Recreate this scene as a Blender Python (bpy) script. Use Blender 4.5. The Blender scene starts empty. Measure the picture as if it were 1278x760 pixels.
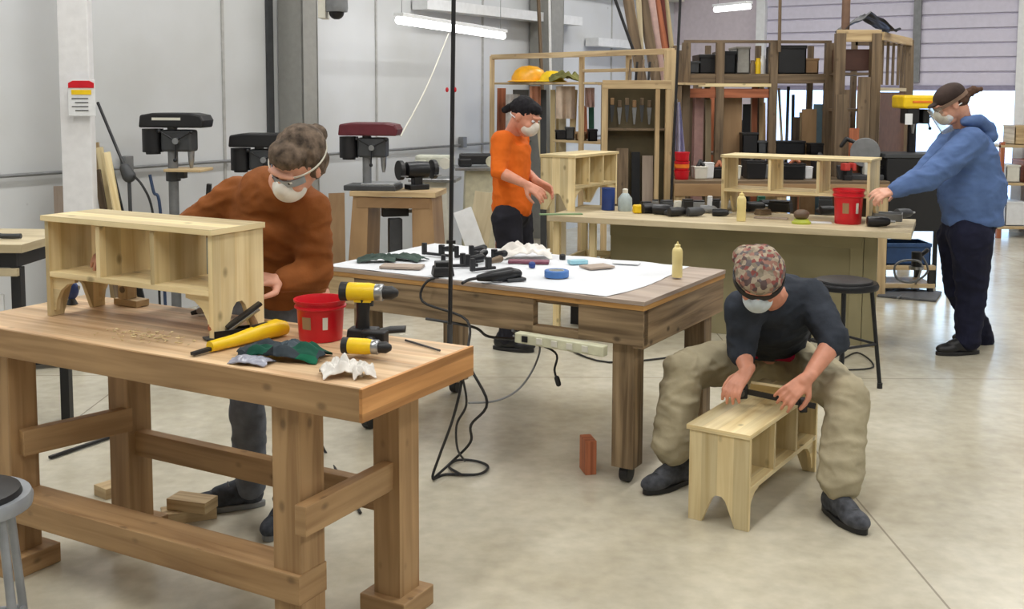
import bpy, bmesh, math, random
from mathutils import Vector, Matrix, noise
random.seed(7)
PI = math.pi
SC = bpy.context.scene
COL = SC.collection

# ------------------------------------------------------------------ camera
CAM_F, CAM_CY, PITCH, ROLL, EYE = 1361.0, 236.0, 0.0894, -0.0039, 1.65
cd = bpy.data.cameras.new('camera'); cam = bpy.data.objects.new('camera', cd); COL.objects.link(cam)
cd.sensor_fit = 'HORIZONTAL'; cd.sensor_width = 36.0; cd.lens = 36.0*CAM_F/1278
cd.shift_y = -(380-CAM_CY)/1278; cd.clip_start = 0.05; cd.clip_end = 300
cam.matrix_world = Matrix.Translation((0, 0, EYE)) @ Matrix.Rotation(PI/2-PITCH, 4, 'X') @ Matrix.Rotation(-ROLL, 4, 'Z')
SC.camera = cam

def ray(px, py):
    x = (px-639)/CAM_F; z = -(py-CAM_CY)/CAM_F
    c, s = math.cos(ROLL), math.sin(ROLL)
    xc = x*c+z*s; zc = -x*s+z*c
    return Vector((xc, math.cos(PITCH)+zc*math.sin(PITCH), -math.sin(PITCH)+zc*math.cos(PITCH)))
def at(px, py, Y=None, z=None):
    """world point seen at a photo pixel, at depth Y or at height z"""
    d = ray(px, py); o = Vector((0, 0, EYE))
    return o + d*(Y/d.y) if z is None else o + d*((z-EYE)/d.z)

# building axes: BW runs along the left wall, BN across the hall
BA = 0.572
BW = Vector((math.sin(BA), math.cos(BA), 0)); BN = Vector((math.cos(BA), -math.sin(BA), 0))
def bp(n, w, z): return BN*n + BW*w + Vector((0, 0, z))

# ------------------------------------------------------------------ light
SC.view_settings.view_transform = 'Standard'; SC.view_settings.look = 'None'
SC.view_settings.gamma = 1; SC.view_settings.use_curve_mapping = False
SC.view_settings.exposure = -0.38
world = bpy.data.worlds.new('world'); SC.world = world; world.use_nodes = True
wn = world.node_tree; bg = wn.nodes['Background']
sky = wn.nodes.new('ShaderNodeTexSky'); sky.sky_type = 'NISHITA'
sky.sun_elevation = math.radians(38); sky.sun_rotation = math.radians(150); sky.sun_disc = False
wn.links.new(sky.outputs[0], bg.inputs[0]); bg.inputs[1].default_value = 1.0
sd = bpy.data.lights.new('sun', 'SUN'); sun = bpy.data.objects.new('sun', sd); COL.objects.link(sun)
sd.energy = 7.0; sd.angle = math.radians(1); sun.rotation_euler = (math.radians(48), 0, math.radians(-60))

def area(n, w, z, sx, sy, e, col=(1, .985, .95)):
    l = bpy.data.lights.new('hall_light', 'AREA'); o = bpy.data.objects.new('hall_light', l); COL.objects.link(o)
    l.shape = 'RECTANGLE'; l.size = sx; l.size_y = sy; l.energy = e; l.color = col
    o.location = bp(n, w, z); o.rotation_euler = (0, 0, -BA)
    return o
for n in (-4.6, -1.4, 2.0):
    for w in (0.6, 4.2, 7.8, 11.4):
        area(n, w, 4.25, 0.35, 2.2, 78)

# ------------------------------------------------------------------ materials
def newmat(name):
    m = bpy.data.materials.new(name); m.use_nodes = True
    return m, m.node_tree, m.node_tree.nodes['Principled BSDF']
def N(t, kind, **kw):
    n = t.nodes.new(kind)
    for k, v in kw.items(): setattr(n, k, v)
    return n
def srgb(c):
    if max(c) > 1: c = [v/255 for v in c]
    return tuple(v/12.92 if v <= .04045 else ((v+.055)/1.055)**2.4 for v in c) + (1,)
_flat = {}
def flat(c, rough=.5, metal=0, var=.12, scale=18, bump=0.0, emit=None):
    key = (tuple(c), rough, metal, var, scale, bump, emit)
    if key in _flat: return _flat[key]
    m, t, b = newmat('paint'); L = t.links
    tc = N(t, 'ShaderNodeTexCoord'); nz = N(t, 'ShaderNodeTexNoise')
    nz.inputs['Scale'].default_value = scale; nz.inputs['Detail'].default_value = 5
    L.new(tc.outputs['Object'], nz.inputs['Vector'])
    r = N(t, 'ShaderNodeValToRGB'); base = srgb(c)
    r.color_ramp.elements[0].position = .3; r.color_ramp.elements[1].position = .7
    r.color_ramp.elements[0].color = tuple(v*(1-var) for v in base[:3])+(1,)
    r.color_ramp.elements[1].color = tuple(min(1, v*(1+var)) for v in base[:3])+(1,)
    L.new(nz.outputs['Fac'], r.inputs['Fac']); L.new(r.outputs['Color'], b.inputs['Base Color'])
    b.inputs['Roughness'].default_value = rough; b.inputs['Metallic'].default_value = metal
    if bump:
        bn = N(t, 'ShaderNodeBump'); bn.inputs['Strength'].default_value = bump; bn.inputs['Distance'].default_value = .01
        L.new(nz.outputs['Fac'], bn.inputs['Height']); L.new(bn.outputs[0], b.inputs['Normal'])
    if emit:
        b.inputs['Emission Color'].default_value = base; b.inputs['Emission Strength'].default_value = emit
    _flat[key] = m
    return m
def wood(name, light, dark, rough=.55, strip=0.0, knots=.5, grain=28.0, dirt=0.0):
    """grain follows U of the uv map, in metres; strip = width of glued boards"""
    m, t, b = newmat(name); L = t.links
    uv = N(t, 'ShaderNodeUVMap'); uv.uv_map = 'UVMap'
    mp = N(t, 'ShaderNodeMapping'); mp.inputs['Scale'].default_value = (1.6, grain, 1)
    L.new(uv.outputs[0], mp.inputs[0])
    nz = N(t, 'ShaderNodeTexNoise'); nz.inputs['Scale'].default_value = 1.0; nz.inputs['Detail'].default_value = 6; nz.inputs['Distortion'].default_value = .6
    L.new(mp.outputs[0], nz.inputs['Vector'])
    r = N(t, 'ShaderNodeValToRGB'); e = r.color_ramp.elements
    e[0].position = .32; e[0].color = srgb(dark); e[1].position = .62; e[1].color = srgb(light)
    L.new(nz.outputs['Fac'], r.inputs['Fac'])
    last = r.outputs['Color']
    # board to board tone
    sep = N(t, 'ShaderNodeSeparateXYZ'); L.new(uv.outputs[0], sep.inputs[0])
    if strip:
        dv = N(t, 'ShaderNodeMath', operation='DIVIDE'); L.new(sep.outputs[1], dv.inputs[0]); dv.inputs[1].default_value = strip
        fl = N(t, 'ShaderNodeMath', operation='FLOOR'); L.new(dv.outputs[0], fl.inputs[0])
        wnz = N(t, 'ShaderNodeTexWhiteNoise'); wnz.noise_dimensions = '1D'; L.new(fl.outputs[0], wnz.inputs['W'])
        mr = N(t, 'ShaderNodeMapRange'); mr.inputs[3].default_value = .72; mr.inputs[4].default_value = 1.12
        L.new(wnz.outputs['Value'], mr.inputs[0])
        mx = N(t, 'ShaderNodeVectorMath', operation='SCALE'); L.new(last, mx.inputs[0]); L.new(mr.outputs[0], mx.inputs['Scale'])
        last = mx.outputs[0]
    big = N(t, 'ShaderNodeTexNoise'); big.inputs['Scale'].default_value = 3; L.new(uv.outputs[0], big.inputs['Vector'])
    mr2 = N(t, 'ShaderNodeMapRange'); mr2.inputs[1].default_value = .3; mr2.inputs[2].default_value = .7
    mr2.inputs[3].default_value = .88 - dirt; mr2.inputs[4].default_value = 1.08
    L.new(big.outputs['Fac'], mr2.inputs[0])
    s2 = N(t, 'ShaderNodeVectorMath', operation='SCALE'); L.new(last, s2.inputs[0]); L.new(mr2.outputs[0], s2.inputs['Scale']); last = s2.outputs[0]
    if knots:
        mk = N(t, 'ShaderNodeMapping'); mk.inputs['Scale'].default_value = (7, 11, 1); L.new(uv.outputs[0], mk.inputs[0])
        vo = N(t, 'ShaderNodeTexVoronoi'); vo.inputs['Scale'].default_value = 1.0; L.new(mk.outputs[0], vo.inputs['Vector'])
        kr = N(t, 'ShaderNodeMapRange'); kr.inputs[1].default_value = .06; kr.inputs[2].default_value = .16
        kr.inputs[3].default_value = knots; kr.inputs[4].default_value = 0
        L.new(vo.outputs['Distance'], kr.inputs[0])
        mm = N(t, 'ShaderNodeMixRGB'); L.new(kr.outputs[0], mm.inputs[0]); L.new(last, mm.inputs[1])
        mm.inputs[2].default_value = tuple(v*.35 for v in srgb(dark)[:3])+(1,)
        last = mm.outputs[0]
    L.new(last, b.inputs['Base Color']); b.inputs['Roughness'].default_value = rough
    bn = N(t, 'ShaderNodeBump'); bn.inputs['Strength'].default_value = .15; bn.inputs['Distance'].default_value = .003
    L.new(nz.outputs['Fac'], bn.inputs['Height']); L.new(bn.outputs[0], b.inputs['Normal'])
    return m
def fabric(name, c, var=.25, scale=9, patch=None, stripes=None):
    m, t, b = newmat(name); L = t.links
    tc = N(t, 'ShaderNodeTexCoord')
    nz = N(t, 'ShaderNodeTexNoise'); nz.inputs['Scale'].default_value = scale; nz.inputs['Detail'].default_value = 6
    L.new(tc.outputs['Object'], nz.inputs['Vector'])
    r = N(t, 'ShaderNodeValToRGB'); base = srgb(c); e = r.color_ramp.elements
    e[0].position = .3; e[1].position = .7
    e[0].color = tuple(v*(1-var) for v in base[:3])+(1,); e[1].color = tuple(min(1, v*(1+var)) for v in base[:3])+(1,)
    L.new(nz.outputs['Fac'], r.inputs['Fac']); last = r.outputs['Color']
    if patch:
        cols, sc = patch
        vo = N(t, 'ShaderNodeTexVoronoi'); vo.inputs['Scale'].default_value = sc
        L.new(tc.outputs['Object'], vo.inputs['Vector'])
        r2 = N(t, 'ShaderNodeValToRGB'); r2.color_ramp.interpolation = 'CONSTANT'
        for i, cc in enumerate(cols):
            el = r2.color_ramp.elements[i] if i < 2 else r2.color_ramp.elements.new(i/len(cols))
            el.position = i/len(cols); el.color = srgb(cc)
        sp = N(t, 'ShaderNodeSeparateColor'); L.new(vo.outputs['Color'], sp.inputs[0]); L.new(sp.outputs[0], r2.inputs['Fac'])
        last = r2.outputs['Color']
    L.new(last, b.inputs['Base Color']); b.inputs['Roughness'].default_value = .85
    b.inputs['Specular IOR Level'].default_value = .25
    fn = N(t, 'ShaderNodeTexNoise'); fn.inputs['Scale'].default_value = 60; L.new(tc.outputs['Object'], fn.inputs['Vector'])
    bn = N(t, 'ShaderNodeBump'); bn.inputs['Strength'].default_value = .25; bn.inputs['Distance'].default_value = .004
    L.new(fn.outputs['Fac'], bn.inputs['Height']); L.new(bn.outputs[0], b.inputs['Normal'])
    return m

M = {}
M['fir'] = wood('fir_timber', (178, 144, 102), (146, 112, 74), strip=0, knots=.6)
M['fir_top'] = wood('laminated_top', (222, 192, 154), (190, 154, 116), strip=.042, knots=.4, rough=.45)
M['fir_end'] = wood('laminated_end', (206, 150, 92), (170, 116, 62), strip=.042, knots=.5)
M['pine'] = wood('pine_board', (236, 218, 172), (212, 188, 136), strip=.065, knots=.75, rough=.5)
M['pine_raw'] = wood('pine_stud', (206, 182, 140), (168, 140, 102), knots=.4)
M['stud_dark'] = wood('old_stud', (128, 108, 84), (88, 72, 54), knots=.5)
M['ply'] = wood('plywood_grey', (176, 160, 146), (140, 124, 112), knots=0, grain=12)
M['plyedge'] = wood('plywood_edge', (196, 150, 88), (150, 108, 58), knots=.3)
M['weather'] = wood('weathered_timber', (164, 140, 108), (100, 80, 56), knots=.8, dirt=.15)
M['redwood'] = wood('reddish_board', (186, 112, 76), (140, 76, 48), knots=.3)
M['mdf'] = wood('brown_board', (168, 136, 98), (140, 108, 74), knots=0, grain=6)
M['island'] = wood('painted_ply_panel', (146, 138, 106), (134, 126, 94), knots=0, grain=5)
M['islandtop'] = wood('pale_bench_top', (206, 192, 160), (176, 160, 128), knots=.2, grain=10)
M['black'] = flat((24, 24, 27), .45)
M['blackm'] = flat((36, 37, 40), .35, .4)
M['dkgrey'] = flat((62, 64, 67), .5)
M['grey'] = flat((128, 130, 132), .45, .3)
M['steel'] = flat((165, 167, 170), .3, .9)
M['chrome'] = flat((200, 202, 205), .18, 1)
M['white'] = flat((226, 228, 230), .5, var=.05)
M['offwhite'] = flat((214, 212, 200), .6, var=.06)
M['red'] = flat((205, 18, 36), .35, var=.08)
M['yellow'] = flat((240, 200, 20), .4, var=.08)
M['orange'] = flat((226, 120, 30), .5)
M['blue'] = flat((32, 60, 128), .45)
M['green'] = flat((30, 92, 70), .55)
M['cable'] = flat((26, 26, 28), .55)
M['skin'] = flat((214, 158, 134), .5, var=.08, scale=22)
M['skin_tan'] = flat((206, 142, 116), .5, var=.10, scale=22)

def concrete():
    m, t, b = newmat('polished_concrete'); L = t.links
    tc = N(t, 'ShaderNodeTexCoord')
    n1 = N(t, 'ShaderNodeTexNoise'); n1.inputs['Scale'].default_value = 1.3; n1.inputs['Detail'].default_value = 8; n1.inputs['Roughness'].default_value = .62
    n2 = N(t, 'ShaderNodeTexNoise'); n2.inputs['Scale'].default_value = 14; n2.inputs['Detail'].default_value = 6
    L.new(tc.outputs['Object'], n1.inputs['Vector']); L.new(tc.outputs['Object'], n2.inputs['Vector'])
    r = N(t, 'ShaderNodeValToRGB'); e = r.color_ramp.elements
    e[0].position = .34; e[0].color = srgb((196, 188, 166)); e[1].position = .66; e[1].color = srgb((222, 216, 198))
    L.new(n1.outputs['Fac'], r.inputs['Fac'])
    mx = N(t, 'ShaderNodeMixRGB', blend_type='MULTIPLY'); mx.inputs[0].default_value = .35
    L.new(r.outputs['Color'], mx.inputs[1]); L.new(n2.outputs['Fac'], mx.inputs[2])
    # sawn joints every 3.6 m
    sp = N(t, 'ShaderNodeSeparateXYZ'); L.new(tc.outputs['Object'], sp.inputs[0])
    last = mx.outputs[0]
    for i, off in ((0, 1.15), (1, 2.3)):
        a = N(t, 'ShaderNodeMath', operation='ADD'); L.new(sp.outputs[i], a.inputs[0]); a.inputs[1].default_value = off+36
        f = N(t, 'ShaderNodeMath', operation='MODULO'); L.new(a.outputs[0], f.inputs[0]); f.inputs[1].default_value = 3.6
        lt = N(t, 'ShaderNodeMath', operation='LESS_THAN'); L.new(f.outputs[0], lt.inputs[0]); lt.inputs[1].default_value = .008
        mm = N(t, 'ShaderNodeMixRGB'); s = N(t, 'ShaderNodeMath', operation='MULTIPLY'); L.new(lt.outputs[0], s.inputs[0]); s.inputs[1].default_value = .7
        L.new(s.outputs[0], mm.inputs[0]); L.new(last, mm.inputs[1]); mm.inputs[2].default_value = srgb((120, 112, 96)); last = mm.outputs[0]
    L.new(last, b.inputs['Base Color'])
    rr = N(t, 'ShaderNodeMapRange'); rr.inputs[3].default_value = .12; rr.inputs[4].default_value = .34
    L.new(n1.outputs['Fac'], rr.inputs[0]); L.new(rr.outputs[0], b.inputs['Roughness'])
    bn = N(t, 'ShaderNodeBump'); bn.inputs['Strength'].default_value = .08; bn.inputs['Distance'].default_value = .01
    L.new(n2.outputs['Fac'], bn.inputs['Height']); L.new(bn.outputs[0], b.inputs['Normal'])
    return m
def wallmat():
    m, t, b = newmat('white_wall_panels'); L = t.links
    tc = N(t, 'ShaderNodeTexCoord'); n1 = N(t, 'ShaderNodeTexNoise'); n1.inputs['Scale'].default_value = .8; n1.inputs['Detail'].default_value = 8
    L.new(tc.outputs['Object'], n1.inputs['Vector'])
    r = N(t, 'ShaderNodeValToRGB'); e = r.color_ramp.elements
    e[0].position = .3; e[0].color = srgb((196, 198, 198)); e[1].position = .65; e[1].color = srgb((214, 217, 221))
    L.new(n1.outputs['Fac'], r.inputs['Fac'])
    vo = N(t, 'ShaderNodeTexVoronoi'); vo.inputs['Scale'].default_value = 3.2; L.new(tc.outputs['Object'], vo.inputs['Vector'])
    mr = N(t, 'ShaderNodeMapRange'); mr.inputs[1].default_value = .03; mr.inputs[2].default_value = .05; mr.inputs[3].default_value = .5; mr.inputs[4].default_value = 0
    L.new(vo.outputs['Distance'], mr.inputs[0])
    mm = N(t, 'ShaderNodeMixRGB'); L.new(mr.outputs[0], mm.inputs[0]); L.new(r.outputs['Color'], mm.inputs[1]); mm.inputs[2].default_value = srgb((140, 140, 142))
    L.new(mm.outputs[0], b.inputs['Base Color']); b.inputs['Roughness'].default_value = .45
    return m
M['floor'] = concrete(); M['wall'] = wallmat()

# ------------------------------------------------------------------ mesh builder
def frame(p0, p1, up=Vector((0, 0, 1))):
    x = (p1-p0).normalized(); up = Vector(up)
    if abs(x.dot(up.normalized())) > .98: up = Vector((1, 0, 0)) if abs(x.x) < .9 else Vector((0, 1, 0))
    z = (up-x*up.dot(x)).normalized(); y = z.cross(x)
    return Matrix(((x.x, y.x, z.x), (x.y, y.y, z.y), (x.z, y.z, z.z)))
class MB:
    def __init__(s, T=None):
        s.bm = bmesh.new(); s.uv = s.bm.loops.layers.uv.new('UVMap'); s.T = T or Matrix.Identity(4)
    def _v(s, co): return s.bm.verts.new(s.T @ Vector(co))
    def box(s, c, size, R=None, grain=None, taper=None):
        c = Vector(c); R = R or Matrix.Identity(3)
        hx, hy, hz = size[0]/2, size[1]/2, size[2]/2
        g = grain if grain is not None else max(range(3), key=lambda i: size[i])
        ou, ov = random.random()*20, random.random()*20
        P = {}
        for i in (-1, 1):
            for j in (-1, 1):
                for k in (-1, 1):
                    f = (taper if (taper and k > 0) else 1)
                    l = Vector((i*hx*f, j*hy*f, k*hz)); P[i, j, k] = (s._v(c+R@l), l)
        F = [((-1,-1,-1),(-1,1,-1),(1,1,-1),(1,-1,-1)), ((-1,-1,1),(1,-1,1),(1,1,1),(-1,1,1)), ((-1,-1,-1),(1,-1,-1),(1,-1,1),(-1,-1,1)),
             ((1,1,-1),(-1,1,-1),(-1,1,1),(1,1,1)), ((-1,1,-1),(-1,-1,-1),(-1,-1,1),(-1,1,1)), ((1,-1,-1),(1,1,-1),(1,1,1),(1,-1,1))]
        nax = (2, 2, 1, 1, 0, 0)
        for f, na in zip(F, nax):
            fc = s.bm.faces.new([P[k][0] for k in f])
            ax = [a for a in range(3) if a != na]
            if g in ax: ua, va = g, [a for a in ax if a != g][0]
            else: ua, va = ax
            for lp, k in zip(fc.loops, f):
                l = P[k][1]; lp[s.uv].uv = (l[ua]+ou, l[va]+ov)
        return s
    def beam(s, p0, p1, w, t, up=(0, 0, 1)):
        p0, p1 = Vector(p0), Vector(p1)
        return s.box((p0+p1)/2, ((p1-p0).length, w, t), frame(p0, p1, Vector(up)))
    def prism(s, pts, th, R, o, grain=0):
        """pts 2D in local xz, thickness along local y, centred"""
        R = R or Matrix.Identity(3); o = Vector(o); ou, ov = random.random()*20, random.random()*20
        A = [s._v(o+R@Vector((x, -th/2, z))) for x, z in pts]; B = [s._v(o+R@Vector((x, th/2, z))) for x, z in pts]
        def uvs(fc, cs):
            for lp, c in zip(fc.loops, cs): lp[s.uv].uv = ((c[0]+ou, c[1]+ov) if grain == 0 else (c[1]+ou, c[0]+ov))
        f = s.bm.faces.new(A); uvs(f, pts); f = s.bm.faces.new(B[::-1]); uvs(f, pts[::-1])
        n = len(pts)
        for i in range(n):
            j = (i+1) % n; f = s.bm.faces.new((A[j], A[i], B[i], B[j]))
            for lp, c in zip(f.loops, ((pts[j], 0), (pts[i], 0), (pts[i], th), (pts[j], th))):
                q = c[0]; lp[s.uv].uv = (q[1-(grain == 0)]*0+q[0]+q[1]+ou, c[1]+ov)
        return s
    def loft(s, rings, n=20, cap=True):
        """rings: (centre, vecA, vecB) ellipses"""
        R = []
        for c, a, b in rings:
            c, a, b = Vector(c), Vector(a), Vector(b)
            R.append([s._v(c+a*math.cos(2*PI*i/n)+b*math.sin(2*PI*i/n)) for i in range(n)])
        for q, (r0, r1) in enumerate(zip(R, R[1:])):
            for i in range(n):
                j = (i+1) % n
                try: f = s.bm.faces.new((r0[i], r0[j], r1[j], r1[i]))
                except ValueError: continue
                for lp, (u, v) in zip(f.loops, ((q, i), (q, i+1), (q+1, i+1), (q+1, i))): lp[s.uv].uv = (u*.05, v*.02)
        if cap:
            s.bm.faces.new(R[0][::-1]); s.bm.faces.new(R[-1])
        return s
    def cyl(s, p0, p1, r0, r1=None, n=16):
        p0, p1 = Vector(p0), Vector(p1); r1 = r0 if r1 is None else r1
        F = frame(p0, p1); a, b = F.col[1], F.col[2]
        return s.loft([(p0, a*r0, b*r0), (p1, a*r1, b*r1)], n)
    def lathe(s, prof, o=(0, 0, 0), n=24, axis=(0, 0, 1), sx=1, sy=1):
        """prof: (r, h)"""
        o = Vector(o); ax = Vector(axis).normalized(); F = frame(Vector((0, 0, 0)), ax); a, b = F.col[1]*sx, F.col[2]*sy
        return s.loft([(o+ax*h, a*max(r, 1e-4), b*max(r, 1e-4)) for r, h in prof], n)
    def ell(s, c, r, R=None, n=16):
        c = Vector(c); R = R or Matrix.Identity(3); m = n//2+1
        rings = []
        for i in range(1, m):
            t = PI*i/m; rings.append((c-R.col[2]*(r[2]*math.cos(t)), R.col[0]*(r[0]*math.sin(t)), R.col[1]*(r[1]*math.sin(t))))
        return s.loft(rings, n)
    def cap(s, p0, p1, r0, r1=None, n=14):
        """capsule"""
        p0, p1 = Vector(p0), Vector(p1); r1 = r0 if r1 is None else r1
        F = frame(p0, p1); x, a, b = F.col[0], F.col[1], F.col[2]; rings = []
        for t in (-.95, -.8, -.5, -.2): rings.append((p0+x*r0*t, a*r0*math.sqrt(1-t*t), b*r0*math.sqrt(1-t*t)))
        rings += [(p0, a*r0, b*r0), (p1, a*r1, b*r1)]
        for t in (.2, .5, .8, .95): rings.append((p1+x*r1*t, a*r1*math.sqrt(1-t*t), b*r1*math.sqrt(1-t*t)))
        return s.loft(rings, n)
    def chain(s, pts):
        for (a, ra), (b, rb) in zip(pts, pts[1:]): s.cap(a, b, ra, rb)
        return s
    def tube(s, pts, r, n=8, sub=6):
        P = [Vector(p) for p in pts]
        if len(P) > 2 and sub > 1:
            Q = []
            for i in range(len(P)-1):
                a = P[max(i-1, 0)]; b = P[i]; c = P[i+1]; d = P[min(i+2, len(P)-1)]
                for k in range(sub):
                    t = k/sub
                    Q.append(.5*((2*b)+(c-a)*t+(2*a-5*b+4*c-d)*t*t+(3*b-a-3*c+d)*t**3))
            Q.append(P[-1]); P = Q
        rings = []; prev = None
        for i, p in enumerate(P):
            d = (P[min(i+1, len(P)-1)]-P[max(i-1, 0)])
            if d.length < 1e-6: continue
            d.normalize()
            if prev is None: F = frame(Vector((0, 0, 0)), d); a = F.col[1]
            else: a = (prev-d*prev.dot(d)); a = a.normalized() if a.length > 1e-6 else frame(Vector((0,0,0)), d).col[1]
            b = d.cross(a); prev = a; rings.append((p, a*r, b*r))
        return s.loft(rings, n)
    def sheet(s, fn, nu, nv, th=.002):
        """thin sheet with real thickness; fn(u,v)->point"""
        for side in (0, 1):
            G = [[s._v(Vector(fn(i/nu, j/nv))+Vector((0, 0, th*side))) for j in range(nv+1)] for i in range(nu+1)]
            for i in range(nu):
                for j in range(nv):
                    q = (G[i][j], G[i+1][j], G[i+1][j+1], G[i][j+1])
                    f = s.bm.faces.new(q if side else q[::-1])
            if side == 0: G0 = G
        E = [(i, 0) for i in range(nu)]+[(nu, j) for j in range(nv)]+[(i, nv) for i in range(nu, 0, -1)]+[(0, j) for j in range(nv, 0, -1)]
        for a, b in zip(E, E[1:]+E[:1]):
            s.bm.faces.new((G0[a[0]][a[1]], G0[b[0]][b[1]], G[b[0]][b[1]], G[a[0]][a[1]]))
        return s
    def build(s, name, mat, parent=None, world=False, smooth=False, bevel=0, origin=None):
        me = bpy.data.meshes.new(name)
        bmesh.ops.recalc_face_normals(s.bm, faces=s.bm.faces)
        o = bpy.data.objects.new(name, me); COL.objects.link(o)
        if parent is not None:
            o.parent = parent
            if world:
                inv = WM(parent).inverted(); s.bm.transform(inv)
        else:
            if origin is None and s.bm.verts:
                vs = [v.co for v in s.bm.verts]; n = len(vs)
                origin = Vector((sum(v.x for v in vs)/n, sum(v.y for v in vs)/n, min(v.z for v in vs)))
            if origin is not None: s.bm.transform(Matrix.Translation(-Vector(origin))); o.location = origin
        s.bm.to_mesh(me); s.bm.free(); me.materials.append(mat)
        if smooth: me.polygons.foreach_set('use_smooth', [True]*len(me.polygons)); me.set_sharp_from_angle(angle=math.radians(48))
        if bevel:
            b = o.modifiers.new('bevel', 'BEVEL'); b.width = bevel; b.segments = 2; b.limit_method = 'ANGLE'; b.angle_limit = math.radians(50)
        return o
def WM(o):
    m = Matrix.LocRotScale(o.location, o.rotation_euler, o.scale)
    return WM(o.parent) @ m if o.parent else m
def tag(o, label, cat, group=None, kind=None):
    o['label'] = label; o['category'] = cat
    if group: o['group'] = group
    if kind: o['kind'] = kind
    return o
def thing(name, label, cat, loc=(0, 0, 0), yaw=0, group=None, kind=None):
    o = bpy.data.objects.new(name, None); COL.objects.link(o); o.location = loc; o.rotation_euler = (0, 0, yaw)
    o.empty_display_size = .05
    return tag(o, label, cat, group, kind)
def struct(o): o['kind'] = 'structure'; return o
def clone(o, parent=None):
    c = o.copy(); COL.objects.link(c)
    if parent: c.parent = parent
    for ch in [x for x in bpy.data.objects if x.parent == o]: clone(ch, c)
    return c
def RZ(a): return Matrix.Rotation(a, 3, 'Z')
def bframe(): return Matrix(((BW.x, BN.x, 0), (BW.y, BN.y, 0), (0, 0, 1)))   # local x along the left wall

def remesh(o, voxel, smooth=4, wrinkle=None):
    """fuse overlapping pieces into one continuous skin"""
    r = o.modifiers.new('remesh', 'REMESH'); r.mode = 'VOXEL'; r.voxel_size = voxel; r.use_smooth_shade = True
    sm = o.modifiers.new('smooth', 'SMOOTH'); sm.factor = .5; sm.iterations = smooth
    dg = bpy.context.evaluated_depsgraph_get(); dg.update()
    me = bpy.data.meshes.new_from_object(o.evaluated_get(dg)); old = o.data; mats = list(old.materials)
    o.modifiers.clear(); o.data = me; me.name = old.name
    if not me.materials:
        for m in mats: me.materials.append(m)
    if wrinkle:
        for v in me.vertices:
            v.co += v.normal*wrinkle(v.co)
    me.polygons.foreach_set('use_smooth', [True]*len(me.polygons))
    return o
def b0(p): return noise.noise(p)
def folds(amp, sx, sy, sz, seed=0):
    def f(co):
        p = Vector((co.x*sx+seed, co.y*sy, co.z*sz))
        q = p+Vector((b0(p*.6), b0(p*.6+Vector((5, 5, 5))), 0))*.6
        a = noise.noise(q); b = noise.noise(q*2.1+Vector((9, 3, 1)))
        return amp*max(-.75, min(1.0, (.5-abs(a)*2.4)+(.4-abs(b)*2.0)*.5))
    return f

# ================================================================== the room
WALL_N, FAR_W = -6.5, 14.3
BF = bframe()
def bbox_(mb, n0, n1, w0, w1, z0, z1, grain=None):
    mb.box(bp((n0+n1)/2, (w0+w1)/2, (z0+z1)/2), (w1-w0, n1-n0, z1-z0), BF, grain); return mb
fl = MB(); bbox_(fl, -7, 6, -3.5, FAR_W+.2, -.15, 0); f = struct(fl.build('floor', M['floor']))
wl = MB(); bbox_(wl, WALL_N-.2, WALL_N, -3.5, FAR_W+.2, 0, 4.7)
w_left = struct(wl.build('wall_left', M['wall']))
# panel seams, conduit rail, girts on the left wall
for i, w in enumerate((-1.4, .9, 3.4, 5.93, 7.77, 9.5, 12.4)):
    mb = MB(); bbox_(mb, WALL_N, WALL_N+.012, w, w+.022, 0, 4.6); struct(mb.build('trim_%d' % (i+1), flat((176, 176, 174), .5)))
DN0, DN1, DZ = -5.12, -2.02, 1.74
mb = MB(); bbox_(mb, -7, DN0, FAR_W, FAR_W+.2, 0, 4.7); bbox_(mb, DN1, 6, FAR_W, FAR_W+.2, 0, 4.7); bbox_(mb, DN0, DN1, FAR_W, FAR_W+.2, 3.9, 4.7)
struct(mb.build('wall_far', flat((206, 196, 204), .6, var=.05)))
mb = MB(); bbox_(mb, 5.8, 6, -3.5, FAR_W+.2, 0, 4.7); struct(mb.build('wall_right', M['wall']))
mb = MB(); bbox_(mb, -7, 6, -3.7, -3.5, 0, 4.7); struct(mb.build('wall_back', M['wall']))
mb = MB(); bbox_(mb, -7, 6, -3.7, FAR_W+.4, 4.6, 4.75); struct(mb.build('ceiling', flat((215, 215, 215), .7, var=.05)))
# roll-up door: ribbed curtain, rails, bottom bar
d = MB()
z = DZ
while z < 4.2:
    bbox_(d, DN0, DN1, FAR_W-.055, FAR_W-.02, z, z+.155)
    bbox_(d, DN0, DN1, FAR_W-.035, FAR_W-.02, z+.155, z+.175)
    z += .175
door = struct(d.build('door_1', flat((208, 204, 220), .45, var=.04), bevel=.008))
def child_world(mb, name, mat, parent, **k): return mb.build(name, mat, parent, world=True, **k)
mb = MB(); bbox_(mb, DN0, DN1, FAR_W-.075, FAR_W-.01, DZ-.06, DZ); child_world(mb, 'bottom_bar', flat((150, 146, 170), .4, .3), door)
mb = MB(); bbox_(mb, -3.22, -3.13, FAR_W-.10, FAR_W-.056, 1.78, 4.1); child_world(mb, 'lift_track', M['grey'], door)
for i, (a, b) in enumerate(((DN0-.12, DN0), (DN1, DN1+.11))):
    mb = MB(); bbox_(mb, a, b, FAR_W-.14, FAR_W, 0, 4.2); struct(mb.build('trim_%d' % (20+i), M['white']))
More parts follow.
